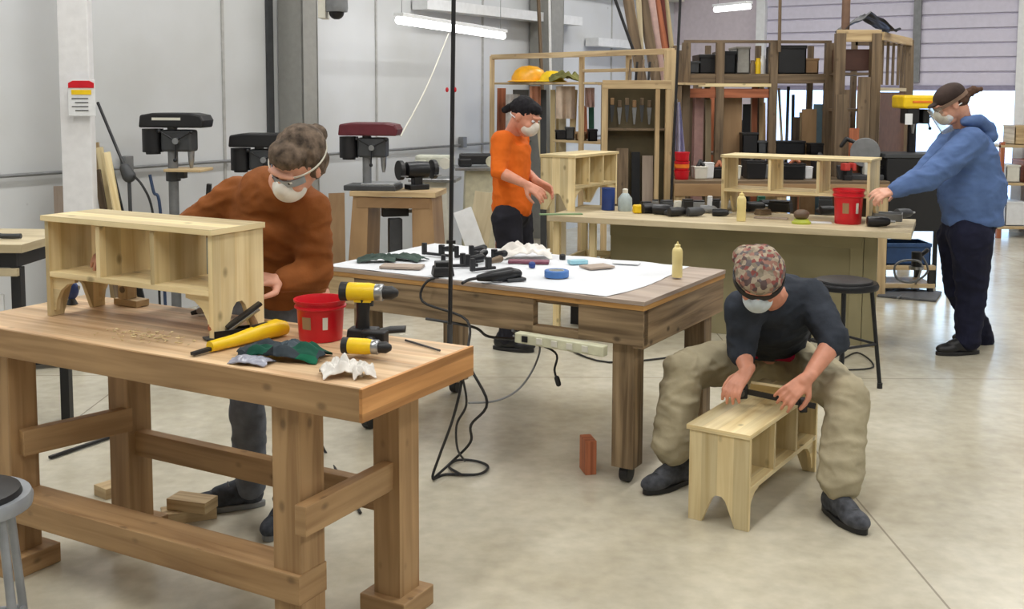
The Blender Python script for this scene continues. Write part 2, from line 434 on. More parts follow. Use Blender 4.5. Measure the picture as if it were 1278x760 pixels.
# steel columns along the left wall
def column(w, wide, name):
    mb = MB()
    bbox_(mb, WALL_N+.02, WALL_N+.30, w, w+.015, 0, 4.55); bbox_(mb, WALL_N+.28, WALL_N+.30, w-.0, w+wide, 0, 4.55)
    bbox_(mb, WALL_N+.02, WALL_N+.04, w, w+wide, 0, 4.55); bbox_(mb, WALL_N+.02, WALL_N+.30, w+wide-.015, w+wide, 0, 4.55)
    return struct(mb.build(name, flat((150, 150, 146), .55, .1, var=.06)))
column(6.52, .17, 'trim_30'); column(10.42, .27, 'trim_31')
# dark gap beside the near column
mb = MB(); bbox_(mb, WALL_N, WALL_N+.03, 6.40, 6.46, 0, 4.5); struct(mb.build('trim_33', M['dkgrey']))
# girts (pale boxed rails) high on the wall
for i, (w0, w1, z, m_) in enumerate(((8.3, 11.3, 2.47, 'white'), (11.7, 14.2, 2.25, 'white'), (6.0, 14.2, 2.95, 'offwhite'))):
    mb = MB(); bbox_(mb, WALL_N+.02, WALL_N+.2, w0, w1, z-.05, z+.05); struct(mb.build('trim_%d' % (40+i), M[m_]))
# roof beams overhead
for i, w in enumerate((6.2, 11.6)):
    mb = MB(); bbox_(mb, WALL_N+.3, 5.8, w, w+.2, 4.1, 4.55); struct(mb.build('trim_%d' % (50+i), M['grey']))
# outside
mb = MB(); bbox_(mb, -30, 30, FAR_W+.2, 60, -.2, -.05); struct(mb.build('ground_outside', flat((176, 192, 214), .8, var=.08)))
mb = MB(); bbox_(mb, -25, 20, 40, 41, -.1, 3.1); struct(mb.build('building_outside', flat((176, 206, 232), .6, var=.18, scale=1.2)))

# electrical conduit along the wall
cz = 1.10
root = thing('conduit', 'thin grey conduit running level along the white wall behind the machines', 'conduit', bp(WALL_N+.03, 7, cz))
mb = MB(); mb.tube([bp(WALL_N+.035, 1.5, cz), bp(WALL_N+.035, 12.9, cz)], .012); child_world(mb, 'pipe', M['grey'], root, smooth=True)
for w in (5.0, 9.1):
    mb = MB(); mb.box(bp(WALL_N+.04, w, cz+.03), (.07, .06, .11), BF); child_world(mb, 'junction_box', M['grey'], root, bevel=.004)

# white square post with the warning sign
pn = at(99, 200, Y=7.0); pn.z = 0
mb = MB(); mb.box((pn.x, pn.y, 2.3), (.185, .12, 4.6), RZ(.12)); post = mb.build('post', flat((226, 226, 228), .5, var=.05), bevel=.006)
tag(post, 'white square post carrying a red topped warning sign', 'post')
c = at(102, 122, Y=6.9); R = RZ(.12)
s_ = thing('warning_sign', 'small white warning sign with red header on the white post', 'sign', c, .12)
def loc_box(parent, name, c, size, mat, bevel=0):
    mb = MB(); mb.box(c, size); return mb.build(name, mat, parent, bevel=bevel)
loc_box(s_, 'plate', (0, 0, 0), (.165, .008, .23), M['white'], .002)
mb = MB(); mb.prism([(-.078, 0), (.078, 0), (.078, .03), (.05, .045), (-.05, .045), (-.078, .03)], .006, None, (0, -.006, .062)); mb.build('header', M['red'], s_)
loc_box(s_, 'caution_band', (0, -.006, .035), (.12, .005, .03), M['yellow'])
for k in range(4): loc_box(s_, 'text_line', (-.01+.01*(k % 2), -.0055, -.005-.025*k), (.1-.02*(k % 2), .003, .006), M['dkgrey'])

# security camera on the column
c = at(420, 10, Y=8.6)
s_ = thing('security_camera', 'grey dome camera fixed to the wall beside the steel column', 'camera', c)
mb = MB(); mb.lathe([(.05, .12), (.085, .1), (.09, 0), (.085, -.03)]); mb.build('housing', M['grey'], s_, smooth=True)
mb = MB(); mb.ell((0, 0, -.035), (.06, .06, .055)); mb.build('dome', M['black'], s_, smooth=True)
loc_box(s_, 'bracket', (-.11, .06, .05), (.06, .2, .26), M['offwhite'], .005)

# fluorescent strips
def strip(p0, p1, name, label, grp=None):
    mid = (p0+p1)/2
    r = thing(name, label, 'light', mid, group=grp)
    d = (p1-p0).normalized()
    mb = MB(); mb.beam(p0+Vector((0, 0, .045)), p1+Vector((0, 0, .045)), .10, .03); child_world(mb, 'housing', M['white'], r, bevel=.004)
    mb = MB(); mb.cyl(p0, p1, .032); child_world(mb, 'tube', flat((255, 255, 255), .4, emit=6.0), r, smooth=True)
    for q in (p0+d*.05, p1-d*.05):
        mb = MB(); mb.cyl(q+Vector((0, 0, .06)), Vector((q.x, q.y, 4.6)), .003, n=6); child_world(mb, 'hanger_wire', M['grey'], r)
    return r
strip(at(497, 25, Y=9.0), at(628, 45, Y=10.5), 'strip_light', 'glowing fluorescent strip light hanging before the left wall')
strip(at(893, 12, Y=13.2), at(935, 8, Y=12.6), 'strip_light', 'short glowing fluorescent strip high up near the roll-up door')
# pull cord beneath the strip
a = at(560, 42, Y=9.4); b = at(500, 170, Y=8.2)
mb = MB(); mb.tube([a, (a+b)/2+Vector((0, 0, -.05)), b], .006); tag(mb.build('pull_string', M['offwhite'], smooth=True), 'pale cord sloping from the strip light down to the red-topped drill press', 'cord')

# ================================================================== front workbench
BY = -.504
bench = thing('workbench', 'heavy fir timber workbench with thick laminated top in the foreground', 'workbench', (-.40, 2.845, 0), BY)
L_, W_, H_ = 1.74, .565, .86
mb = MB(); mb.box((-L_/2, W_/2, H_-.0465), (L_-.004, W_, .091)); top = mb.build('top', M['fir_top'], bench, bevel=.003)
mb = MB(); mb.box((-L_/2, .0, H_-.0465), (L_-.002, .012, .093)); mb.build('front_edge_board', M['fir'], bench, bevel=.002)
mb = MB(); mb.box((.002, W_/2, H_-.0465), (.012, W_+.012, .093), grain=1); mb.build('end_grain', M['fir_end'], bench, bevel=.002)
def leg(x, y, z0=0.0):
    mb = MB(); mb.box((x, y, z0+(.765-z0)/2), (.10, .11, .765-z0)); mb.build('leg', M['fir'], bench, bevel=.003)
XR, XL = -.205, -1.60
leg(XR-.085, .085); leg(XL+.06, .085); leg(XR-.012, .47, .06); leg(XL+.19, .47, .06)
def rail(name, c, size, mat='fir'):
    mb = MB(); mb.box(c, size); mb.build(name, M[mat], bench, bevel=.003)
rail('rail', ((-.236+XL-.08)/2, .08, .235), (-.236-XL+.08, .125, .088))        # lower front
rail('rail', ((XR+XL)/2+.06, .47, .36), (XR-XL-.20, .045, .09))          # back
rail('stretcher', (XR-.005, .255, .455), (.04, .52, .088))
mb = MB(); mb.beam((XL+.125, .06, .455), (XL+.225, .44, .455), .04, .088); mb.build('stretcher', M['fir'], bench, bevel=.003)
def foot(x, y, s=.17, h=.065):
    mb = MB(); mb.box((x, y, h/2), (s, s, h), grain=0); mb.build('foot_block', M['redwood'] if False else M['fir'], bench, bevel=.004)
foot(XR-.012, .47, .17); foot(XL+.19, .47, .18); foot(XR-.085, .085, .17, .05); foot(XL+.06, .085, .19, .07)
mb = MB(); mb.cyl((XR-.034, .405, .66), (XR-.034, .4145, .66), .014); 
mb.build('dog_hole_plug', M['black'], bench)
# scrap blocks under the left end
for i, (dx, dy, zz, l, yaw) in enumerate(((-1.34, .68, .0, .20, .4), (-1.32, .68, .045, .17, -.3), (-1.80, .74, .0, .16, .9))):
    v = Matrix.Rotation(BY, 4, 'Z') @ Vector((dx, dy, 0)) + Vector((-.40, 2.845, zz))
    mb = MB(); mb.box((v.x, v.y, zz+.022), (l, .09, .044), RZ(yaw)); tag(mb.build('wood_block', M['pine_raw'], bevel=.002),
        ('short pine offcut lying on the floor behind the left bench foot', 'short pine offcut resting on top of another offcut by the bench foot', 'stubby pine offcut on the floor at the far left end of the workbench')[i], 'wood block')

# ================================================================== bench-shelf design (three cubbies, no back)
def shelf_bench(name, label, loc, yaw, L=.78, D=.30, H=.36, group=None, brackets=True, mat='pine'):
    """origin: centre of footprint; local x along the length, -y is the front"""
    r = thing(name, label, 'shelf bench', loc, yaw, group); T = .019; W = M[mat]
    mb = MB(); mb.box((0, -.004, H-T/2), (L+.016, D+.014, T)); mb.build('top_board', W, r, bevel=.0015)
    zs = H*.42
    for s in (-1, 1):
        # side panel with a V notch foot, in the local yz plane
        hw = D/2
        pts = [(-hw, 0), (-hw+.055, 0), (-.028, zs*.62), (-.012, zs*.72), (.012, zs*.72), (.028, zs*.62), (hw-.055, 0), (hw, 0), (hw, H-T), (-hw, H-T)]
        R = Matrix(((0, 1, 0), (1, 0, 0), (0, 0, 1)))
        mb = MB(); mb.prism(pts, T, R, (s*(L/2-T/2), 0, 0), grain=1); mb.build('side_panel', W, r, bevel=.001)
        # curved bracket under the shelf, front and back
        for fy in ((-1, 1) if brackets else ()):
            q = [(0, 0), (0, -zs+.03)] + [(-s*(.012+.10*(1-math.cos(t*PI/2))), -zs+.03+(zs-.045)*math.sin(t*PI/2)) for t in (0, .25, .5, .75, 1)] + [(-s*.112, 0)]
            q = [(s*(L/2-T)+a, zs-T/2+b) for a, b in q]
            mb = MB(); mb.prism(q if s < 0 else q[::-1], .016, None, (0, fy*(D/2-.02), 0)); mb.build('bracket', W, r)
    mb = MB(); mb.box((0, 0, zs), (L-2*T, D, T)); mb.build('shelf', W, r, bevel=.001)
    for k in (-1, 1):
        mb = MB(); mb.box((k*(L-T)/6, 0, (zs+H-T)/2), (T, D, H-T-zs-T/2), grain=2); mb.build('divider', W, r, bevel=.001)
    return r
def bl(x, y, z=0):  # front bench local to world
    return Matrix.Rotation(BY, 4, 'Z') @ Vector((x, y, 0)) + Vector((-.40, 2.845, z))
shelf_bench('shelf_bench', 'pale pine shelf bench with three cubbies standing on the front workbench', bl(-1.13, .335, .86), BY, L=.785, D=.235, H=.355)

# ================================================================== middle table
TA = .54
tab = thing('work_table', 'weathered timber work table covered with white paper in the middle', 'table', (.54, 4.37, 0), -TA)
TL, TW, TH = 1.70, .95, .80
def tl(x, y, z=TH): return Matrix.Rotation(-TA, 4, 'Z') @ Vector((x, y, 0)) + Vector((.54, 4.37, z))
def tb(name, c, size, mat, bevel=.003, grain=None):
    mb = MB(); mb.box(c, size, grain=grain); return mb.build(name, M[mat], tab, bevel=bevel)
tb('top', (-TL/2, TW/2, TH-.009), (TL, TW, .018), 'ply', .001)
tb('edge_board', (-TL/2, TW/2, TH-.029), (TL-.004, TW-.004, .022), 'plyedge', .002)
tb('apron', (-1.02, .03, TH-.115), (.99, .045, .15), 'weather')
tb('apron', (-1.605, .03, TH-.105), (.19, .045, .13), 'pine_raw')
tb('apron', (-.155, .03, TH-.115), (.30, .05, .15), 'weather')
tb('apron', (-.42, .03, TH-.175), (.30, .045, .035), 'weather')
tb('apron', (-.42, .045, TH-.05), (.30, .03, .02), 'weather')
tb('apron', (-.03, TW/2, TH-.12), (.05, TW-.02, .16), 'weather', grain=1)
tb('apron', (-TL+.03, TW/2, TH-.12), (.05, TW-.02, .16), 'weather', grain=1)
tb('apron', (-TL/2, TW-.03, TH-.12), (TL-.04, .045, .16), 'weather')
for x, y in ((-.115, .10), (-1.50, .10), (-.10, TW-.09), (-1.50, TW-.09)):
    tb('leg', (x, y, .09+(.61)/2), (.10, .10, .65), 'weather')
    mb = MB(); mb.cyl((x-.02, y, .04), (x+.02, y, .04), .04, n=20); mb.cyl((x, y, .04), (x, y, .095), .02); 
    mb.build('caster', M['black'], tab, bevel=.003)
p = tl(-.31, .12, 0); mb = MB(); mb.box((p.x, p.y, .075), (.05, .10, .15), RZ(.2)); tag(mb.build('wood_block', M['redwood'], bevel=.003), 'reddish wood block standing on the floor against the table leg', 'wood block')
# white paper over the top
def paper(u, v):
    x = -TL+.01+u*(TL-.19+.07*math.sin(v*3.0)*(1-v)); y = .012+v*(TW-.03)
    q = tl(x, y, TH+.001+.006*abs(noise.noise(Vector((x*6, y*6, 0))))); return q
mb = MB(); mb.sheet(paper, 44, 24, .0015); tag(mb.build('drop_cloth', flat((214, 217, 222), .6, var=.10, scale=5), smooth=True), 'white paper drop cloth spread over the weathered table', 'drop cloth')
# power strip on the apron
p0, p1 = tl(-.58, -.035, TH-.205), tl(-.155, -.035, TH-.215)
ps = thing('power_strip', 'long cream power strip screwed along the table apron', 'power strip', (p0+p1)/2)
mb = MB(); mb.beam(p0, p1, .045, .045); child_world(mb, 'body', flat((206, 206, 180), .5), ps, bevel=.005)
for k in range(5):
    q = p0.lerp(p1, .12+.17*k)+Vector((-.012, -.021, 0)); mb = MB(); mb.box(q, (.028, .006, .026), RZ(-TA)); child_world(mb, 'outlet', M['black'] if k == 0 else M['offwhite'], ps, bevel=.001)

# ================================================================== island bench
IA = -.385
isl = thing('island_bench', 'long olive painted island bench with pale overhanging top', 'workbench', (2.43, 6.58, 0), IA)
IL = 2.36
def il(x, y, z=.80): return Matrix.Rotation(IA, 4, 'Z') @ Vector((x, y, 0)) + Vector((2.43, 6.58, z))
def ib(name, c, size, mat, bevel=.003, grain=None):
    mb = MB(); mb.box(c, size, grain=grain); return mb.build(name, M[mat], isl, bevel=bevel)
ib('top', (-IL/2, .40, .78), (IL, .80, .04), 'islandtop')
ib('front_panel', (-1.16, .36, .38), (1.70, .02, .76), 'island', grain=0)
ib('batten', (-1.16, .345, .70), (1.70, .02, .12), 'island', grain=0)
for k in range(2): ib('corner_post', (-.34+.085*k, .37, .38), (.082, .06, .76), 'island', grain=2)
ib('side_panel', (-.27, .58, .38), (.02, .42, .76), 'island', grain=1)
for x in (-2.32, -2.06):
    for y in (.10, .70): ib('leg', (x, y, .38), (.045, .045, .76), 'pine')
for y in (.10, .70):
    ib('stretcher', (-2.19, y, .45), (.26, .03, .045), 'pine'); ib('stretcher', (-2.19, y, .20), (.26, .03, .045), 'pine')
for x in (-2.32, -2.06): ib('stretcher', (x, .4, .45), (.03, .60, .045), 'pine', grain=1)
shelf_bench('shelf_bench', 'open backed pine shelf bench standing at the back edge of the island bench', il(-.75, .60), IA-.14, L=1.0, D=.30, H=.42, mat='pine', brackets=False)
q = at(695, 263, z=.80) + Vector((.18, .30, 0))
shelf_bench('shelf_bench', 'pine shelf bench turned end-on in front of the person in orange', (q.x, q.y, .80), 1.0, L=.66, D=.28, H=.40)

# ================================================================== step bench on the floor
fa = (Vector((1.35, 4.67, 0))-Vector((.90, 3.99, 0))); ya = math.atan2(fa.y, fa.x)
sbc = Vector((.70, 4.12, 0)).lerp(Vector((.90, 3.99, 0)), .5) + fa.normalized()*.385
shelf_bench('shelf_bench', 'pine shelf bench on the floor between the knees of the seated person', sbc, ya+PI, L=.80, D=.245, H=.375)

# ================================================================== people
def V(*a): return Vector(a)
def basis(fwd, up=(0, 0, 1)):
    y = Vector(fwd).normalized(); up = Vector(up); z = (up-y*up.dot(y)).normalized(); x = y.cross(z)
    return Matrix(((x.x, y.x, z.x), (x.y, y.y, z.y), (x.z, y.z, z.z)))
def head_mesh(mb, c, R, s=1.0):
    """c = centre of the skull, R = basis (x right, y face, z up)"""
    P = lambda x, y, z: c+R@Vector((x*s, y*s, z*s))
    mb.ell(P(0, -.012, .028), (.076*s, .096*s, .092*s), R, 24)
    mb.ell(P(0, .018, -.022), (.066*s, .078*s, .078*s), R, 20)
    mb.ell(P(0, .045, -.078), (.046*s, .045*s, .038*s), R, 16)          # jaw and chin
    mb.cap(P(0, .094, .012), P(0, .112, -.026), .009*s, .015*s)          # nose
    mb.ell(P(0, .088, -.060), (.026*s, .012*s, .011*s), R, 12)           # mouth
    mb.ell(P(0, .084, .036), (.056*s, .018*s, .011*s), R, 12)            # brow
    for q in (-1, 1):
        mb.ell(P(q*.079, -.005, -.004), (.010*s, .020*s, .032*s), R, 12) # ears
        mb.ell(P(q*.036, .066, -.026), (.026*s, .024*s, .024*s), R, 12)  # cheeks
def hand_mesh(mb, wrist, d, n, side, curl=.5, s=1.0, spread=.10, tcurl=.3):
    """d = towards fingers, n = out of the back of the hand, side = +1 if thumb lies towards d x n"""
    d = Vector(d).normalized(); n = Vector(n); n = (n-d*n.dot(d)).normalized(); t = d.cross(n)*side
    w = Vector(wrist)
    P = lambda a, b, c: w+d*(a*s)+t*(b*s)+n*(c*s)
    mb.cap(P(-.02, 0, 0), P(.02, 0, 0), .025*s, .025*s)
    for b in (-.024, -.008, .008, .024): mb.cap(P(.012, b*.7, 0), P(.085, b*1.12, 0), .015*s, .0125*s)
    mb.ell(P(.045, .0, -.004), (.045*s, .036*s, .015*s), Matrix((d, t, n)).transposed(), 14)
    L = (.062, .074, .080, .070)
    for k, b in enumerate((-.031, -.0105, .0105, .031)):
        a0 = P(.088, b, 0); ang = (k-1.5)*spread; dd = (d*math.cos(ang)+t*math.sin(ang)); pos = a0; c = 0
        for j, fr in enumerate((.45, .31, .24)):
            c += curl*(.55, .95, .75)[j]
            q = pos+(dd*math.cos(c)-n*math.sin(c))*(L[k]*fr*s)
            mb.cap(pos, q, (.0096-.0008*j)*s, (.0090-.0010*j)*s, n=10); pos = q
    p0 = P(.022, .024, -.006); p1 = p0+(d*.6+t*.75-n*.25).normalized()*(.040*s); p2 = p1+(d*.9+t*.25-n*tcurl).normalized()*(.032*s); p3 = p2+(d*1.0+t*.02-n*tcurl*1.5).normalized()*(.026*s)
    mb.chain([(p0, .015*s), (p1, .0115*s), (p2, .0105*s), (p3, .0085*s)])
def lerp(a, b, t): return a+(b-a)*t
def torso(mb, pelvis, chest, neck, rp, rc, grow=1.0, belly=0.0, wp=.165, ww=.145, wc=.165, dp=.115, dw=.105, dc=.12, start=0.0, bulge=None, n=26):
    """elliptical loft from pelvis to neck along a bent spine; rp, rc = right vectors"""
    mid = (pelvis+chest)/2
    if bulge: mid = mid+Vector(bulge)
    def sp(t): return (1-t)**2*pelvis+2*t*(1-t)*mid+t*t*chest
    prof = [(0, wp, dp), (.18, wp*1.0, dp*1.02), (.38, ww*1.02, dw+belly), (.55, ww*1.02, dw+belly), (.75, wc*.97, dc), (.92, wc, dc), (1.0, wc*.96, dc*.9)]
    rings = []
    for t, w, d in prof:
        if t < start: continue
        c = sp(t); tan = (sp(min(t+.05, 1))-sp(max(t-.05, 0))).normalized()
        r = lerp(rp, rc, t); r = (r-tan*r.dot(tan)).normalized(); f = tan.cross(r)
        rings.append((c, r*(w*grow), f*(d*grow)))
    tan = (neck-chest).normalized(); r = (rc-tan*rc.dot(tan)).normalized(); f = tan.cross(r)
    rings.append((lerp(chest, neck, .35), r*(wc*.80*grow), f*(dc*.74*grow)))
    rings.append((lerp(chest, neck, .7), r*(wc*.52*grow), f*(dc*.62*grow)))
    rings.append((neck, r*(.062*grow), f*(.064*grow)))
    mb.loft(rings, n)
def shoe(parent, ankle, toe_dir, mat, solemat, L=.28, name='shoe', label=None):
    """ankle on the floor plane below; toe_dir horizontal"""
    d = Vector((toe_dir[0], toe_dir[1], 0)).normalized(); R = Matrix(((d.y, d.x, 0), (-d.x, d.y, 0), (0, 0, 1)))
    base = Vector((ankle[0], ankle[1], ankle[2]))
    P = lambda x, y, z: base+R@Vector((x, y, z))
    mb = MB()
    mb.ell(P(0, -.035, .055), (.038, .055, .052), R, 16); mb.ell(P(0, .03, .055), (.042, .08, .050), R, 16)
    mb.ell(P(0, .11, .040), (.048, .085, .036), R, 16); mb.ell(P(0, -.02, .095), (.042, .050, .036), R, 16)
    mb.cap(P(0, .0, .08), P(0, .085, .06), .040, .036)
    o = mb.build(name, mat, parent, world=True); remesh(o, .006, 3)
    if label: o['label'] = label
    mb = MB(); rings = []
    pts = []
    for i in range(24):
        a = 2*PI*i/24; y = math.cos(a)*L/2+.045; w = .046 if y > .02 else .038
        pts.append((math.sin(a)*w*(1.05 if y > .05 else .95), y))
    vs = [[mb._v(P(x, y, z)) for x, y in pts] for z in (.001, .024)]
    mb.bm.faces.new(vs[0][::-1]); mb.bm.faces.new(vs[1])
    for i in range(24): mb.bm.faces.new((vs[0][i], vs[0][(i+1) % 24], vs[1][(i+1) % 24], vs[1][i]))
    sole = mb.build('sole', solemat, o, world=True, smooth=True, bevel=.003)
    mb = MB()
    for k in range(4):
        y = .045+.022*k; z = .100-.010*k
        mb.tube([P(-.026, y, z-.004), P(0, y+.006, z+.008), P(.026, y, z-.004)], .0035, n=6, sub=3)
    mb.build('laces', M['dkgrey'], o, world=True)
    return o

def strap_band(c, R, r, h, y0, name, mat, parent, a0=0, a1=360, thick=.006, zoff=0, tilt=0):
    """band around the head; r = (rx, ry)"""
    mb = MB(); n = 40; G = []
    for i in range(n+1):
        a = math.radians(a0+(a1-a0)*i/n); sx, sy = math.sin(a), math.cos(a); row = []
        for rr, zz in ((1, -h/2), (1+thick/r[0], -h/2), (1+thick/r[0], h/2), (1, h/2)):
            row.append(mb._v(c+R@Vector((r[0]*rr*sx, r[1]*rr*sy+y0, zoff+zz+tilt*sy))))
        G.append(row)
    for a, b in zip(G, G[1:]):
        for k in range(4): mb.bm.faces.new((a[k], a[(k+1) % 4], b[(k+1) % 4], b[k]))
    if a1-a0 < 360: mb.bm.faces.new(G[0][::-1]); mb.bm.faces.new(G[-1])
    return mb.build(name, mat, parent, world=True, smooth=True)
def eyes(parent, c, R, s=1.0):
    for q in (-1, 1):
        mb = MB(); mb.ell(c+R@Vector((q*.031*s, .083*s, .012*s)), (.012*s, .010*s, .009*s), R, 12)
        e = mb.build('eye', M['white'], parent, world=True, smooth=True)
        mb = MB(); mb.ell(c+R@Vector((q*.031*s, .091*s, .009*s)), (.0055*s, .004*s, .0055*s), R, 10); mb.build('iris', M['black'], e, world=True, smooth=True)
def limbs(mb, side, k=1.0):
    mb.chain([(p, r*k) for p, r in side])

# ---------- seated person (dark sweater, khaki trousers)
ps_ = thing('person', 'seated person in dark sweater, khaki trousers and patterned cap bending over the pine bench', 'person', (1.12, 4.80, 0))
hipR, hipL = at(990, 450, Y=4.94), at(936, 448, Y=5.0)          # R = right in the picture
kneR, kneL = at(1058, 492, Y=4.28), at(852, 460, Y=4.52)
ankR, ankL = at(1047, 612, Y=4.12), at(838, 568, Y=4.46)
shR, shL = at(1010, 370, Y=4.52), at(928, 384, Y=4.42)
elR, elL = at(1042, 424, Y=4.34), at(926, 436, Y=4.42)
wrR, wrL = at(1008, 472, Y=4.22), at(932, 463, Y=4.30)
pel = (hipR+hipL)/2+V(0, .02, .04); chs = (shR+shL)/2+V(0, .06, -.02); nck = at(962, 366, Y=4.40)
rp = (hipR-hipL).normalized(); rc = (shR-shL).normalized()
hc = at(947, 348, Y=4.26); HR = basis(V(-.16, -.66, -.74), V(-.10, -.60, .7))
body = MB()
head_mesh(body, hc, HR); body.cap(nck+V(0, .02, -.02), hc+HR@V(0, -.03, -.05), .058, .056)
torso(body, pel, chs, nck, rp, rc, .82)
for sh, el, wr in ((shR, elR, wrR), (shL, elL, wrL)): limbs(body, [(sh, .050), (el, .040), (lerp(el, wr, .3), .041), (wr, .027)])
for hp, kn, an in ((hipR, kneR, ankR), (hipL, kneL, ankL)): limbs(body, [(hp, .075), (kn, .052), (lerp(kn, an, .3), .052), (an, .034)])
hand_mesh(body, wrR, at(985, 492, Y=4.20)-wrR, V(.25, -.55, .75), -1, curl=.42)
hand_mesh(body, wrL, at(920, 478, Y=4.26)-wrL, V(-.5, -.5, .6), 1, curl=.5)
remesh(body.build('body', M['skin_tan'], ps_, world=True), .0052, 2)
eyes(ps_, hc, HR)
sweater = fabric('navy_sweater', (46, 51, 60), .3)
mb = MB(); torso(mb, pel, chs, nck+V(0, .02, -.03), rp, rc, 1.12, belly=.02, dc=.14, start=.3)
for sh, el, wr, e in ((shR, elR, wrR, .12), (shL, elL, wrL, .25)):
    mb.cap(sh-rc*(.03 if sh is shR else -.03), sh, .085, .080); limbs(mb, [(sh, .080), (lerp(sh, el, .5), .071), (el, .064), (lerp(el, wr, e), .056)])
remesh(mb.build('sweater', sweater, ps_, world=True), .009, 6, folds(.006, 9, 9, 16))
khaki = fabric('khaki_cotton', (168, 158, 132), .12)
mb = MB()
for hp, kn, an in ((hipR, kneR, ankR), (hipL, kneL, ankL)):
    limbs(mb, [(pel+V(0, .03, -.05), .12), (hp, .112), (lerp(hp, kn, .6), .098), (kn+V(0, 0, -.01), .086), (lerp(kn, an, .45), .086), (lerp(kn, an, .88), .090)])
mb.ell(pel+V(0, .02, -.02), (.18, .14, .11))
tr = mb.build('trousers', khaki, ps_, world=True); remesh(tr, .008, 5, folds(.011, 6, 6, 12, 4))
mb = MB(); mb.cap(at(944, 441, Y=4.74), at(990, 446, Y=4.72), .024, .022); mb.build('shirt_hem', fabric('crimson_shirt', (170, 24, 60)), ps_, world=True, smooth=True)['label'] = 'crimson shirt hem showing below the sweater'
shoem = fabric('grey_walking_shoe', (74, 76, 82), .5, 30)
shoe(ps_, (ankR.x-.005, ankR.y+.0, 0), (.30, -.95), shoem, M['black'], label='dark grey lace-up walking shoe')
shoe(ps_, (ankL.x+.02, ankL.y+.0, 0), (-.80, -.60), shoem, M['black'], label='dark grey lace-up walking shoe')
# socks
for an in (ankR, ankL):
    mb = MB(); mb.cap(an+V(0, 0, .03), V(an.x, an.y, .08), .038, .036); mb.build('sock', M['black'], ps_, world=True, smooth=True)
# cap, headband and grey hair
capm = fabric('patterned_cap', (120, 90, 84), patch=(((132, 74, 70), (156, 142, 124), (104, 96, 96), (166, 152, 132), (92, 76, 74), (146, 108, 96), (130, 120, 104)), 62))
mb = MB(); mb.ell(hc+HR@V(0, -.018, .046), (.100, .108, .076), HR, 24); mb.ell(hc+HR@V(0, .01, .054), (.096, .094, .058), HR, 24); mb.ell(hc+HR@V(.050, -.080, .030), (.060, .050, .050), HR, 16)
remesh(mb.build('cap', capm, ps_, world=True), .006, 3, folds(.004, 22, 22, 22))
strap_band(hc, HR, (.096, .106), .030, -.010, 'headband', M['black'], ps_, zoff=.014)
mb = MB()
for q in (-1, 1): mb.ell(hc+HR@V(q*.074, -.030, -.012), (.026, .052, .056), HR, 14)
mb.ell(hc+HR@V(0, -.085, -.02), (.06, .030, .055), HR, 14)
remesh(mb.build('hair', fabric('grey_hair', (150, 132, 108), .35, 40), ps_, world=True), .006, 2, folds(.005, 40, 40, 14))
def mask(parent, c, R, mat, s=1.0, strapm='white'):
    mb = MB(); mb.ell(c+R@V(0, .060*s, -.050*s), (.060*s, .062*s, .052*s), R, 20); mb.ell(c+R@V(0, .092*s, -.026*s), (.030*s, .036*s, .040*s), R, 14)
    m = mb.build('face_mask', mat, parent, world=True); remesh(m, .005, 4); 
    strap_band(c, R, (.079*s, .094*s), .006*s, -.005, 'strap', M[strapm], m, 100, 260, zoff=-.015, thick=.003)
    return m
mask(ps_, hc, HR, flat((196, 206, 212), .7))
# hidden seat under the person
sx = pel.x+.0; sy = pel.y+.07
st = thing('step_stool', 'small pine stool under the seated person, hidden between the khaki trouser legs', 'stool', (sx, sy, 0), .2)
for nm, c, s in (('seat', (0, 0, .300), (.28, .22, .03)), ('leg', (-.11, 0, .143), (.025, .20, .285)), ('leg', (.11, 0, .143), (.025, .20, .285)), ('stretcher', (0, 0, .20), (.20, .02, .06))):
    mb = MB(); mb.box(c, s); mb.build(nm, M['pine'], st, bevel=.002)

# ---------- person in the brown sweater behind the front bench
pa = thing('person', 'person in rust brown sweater leaning over the pine shelf on the front workbench', 'person', (-.90, 4.1, 0))
hR, hL = at(386, 372, Y=4.02), at(318, 372, Y=4.12)
kR, kL = V(-.82, 4.00, .47), V(-1.02, 4.12, .47)
aR, aL = V(-.85, 4.04, .08), V(-1.03, 4.20, .08)
sR, sL = at(388, 258, Y=3.84), at(296, 240, Y=4.0)
eR, eL = at(394, 342, Y=3.86), at(232, 290, Y=4.04)
wR, wL = at(348, 351, Y=3.74), at(160, 300, Y=3.86)
pel = (hR+hL)/2+V(0, .0, .04); chs = (sR+sL)/2+V(.01, .03, -.03); nck = at(358, 222, Y=3.80)
rp = (hR-hL).normalized(); rc = (sR-sL).normalized()
hc = at(371, 205, Y=3.70); HR = basis(V(-.45, -.62, -.62), V(.12, -.35, .8))
body = MB(); head_mesh(body, hc, HR); body.cap(nck+V(-.01, .02, -.03), hc+HR@V(0, -.03, -.05), .056, .054)
torso(body, pel, chs, nck, rp, rc, .82)
for sh, el, wr in ((sR, eR, wR), (sL, eL, wL)): limbs(body, [(sh, .048), (el, .038), (lerp(el, wr, .3), .039), (wr, .026)])
for hp, kn, an in ((hR, kR, aR), (hL, kL, aL)): limbs(body, [(hp, .080), (kn, .052), (lerp(kn, an, .3), .05), (an, .034)])
hand_mesh(body, wR, at(322, 347, Y=3.66)-wR, V(.1, -.5, .8), -1, curl=.45)
hand_mesh(body, wL, V(-.5, -.6, -.35), V(0, -.3, .9), 1, curl=.5)
remesh(body.build('body', M['skin'], pa, world=True), .0052, 2)
eyes(pa, hc, HR)
brown = fabric('rust_sweater', (134, 78, 36), .18)
mb = MB(); torso(mb, pel+V(0, 0, -.02), chs, nck+V(0, .02, -.02), rp, rc, 1.15, belly=.015, dc=.135, wc=.175)
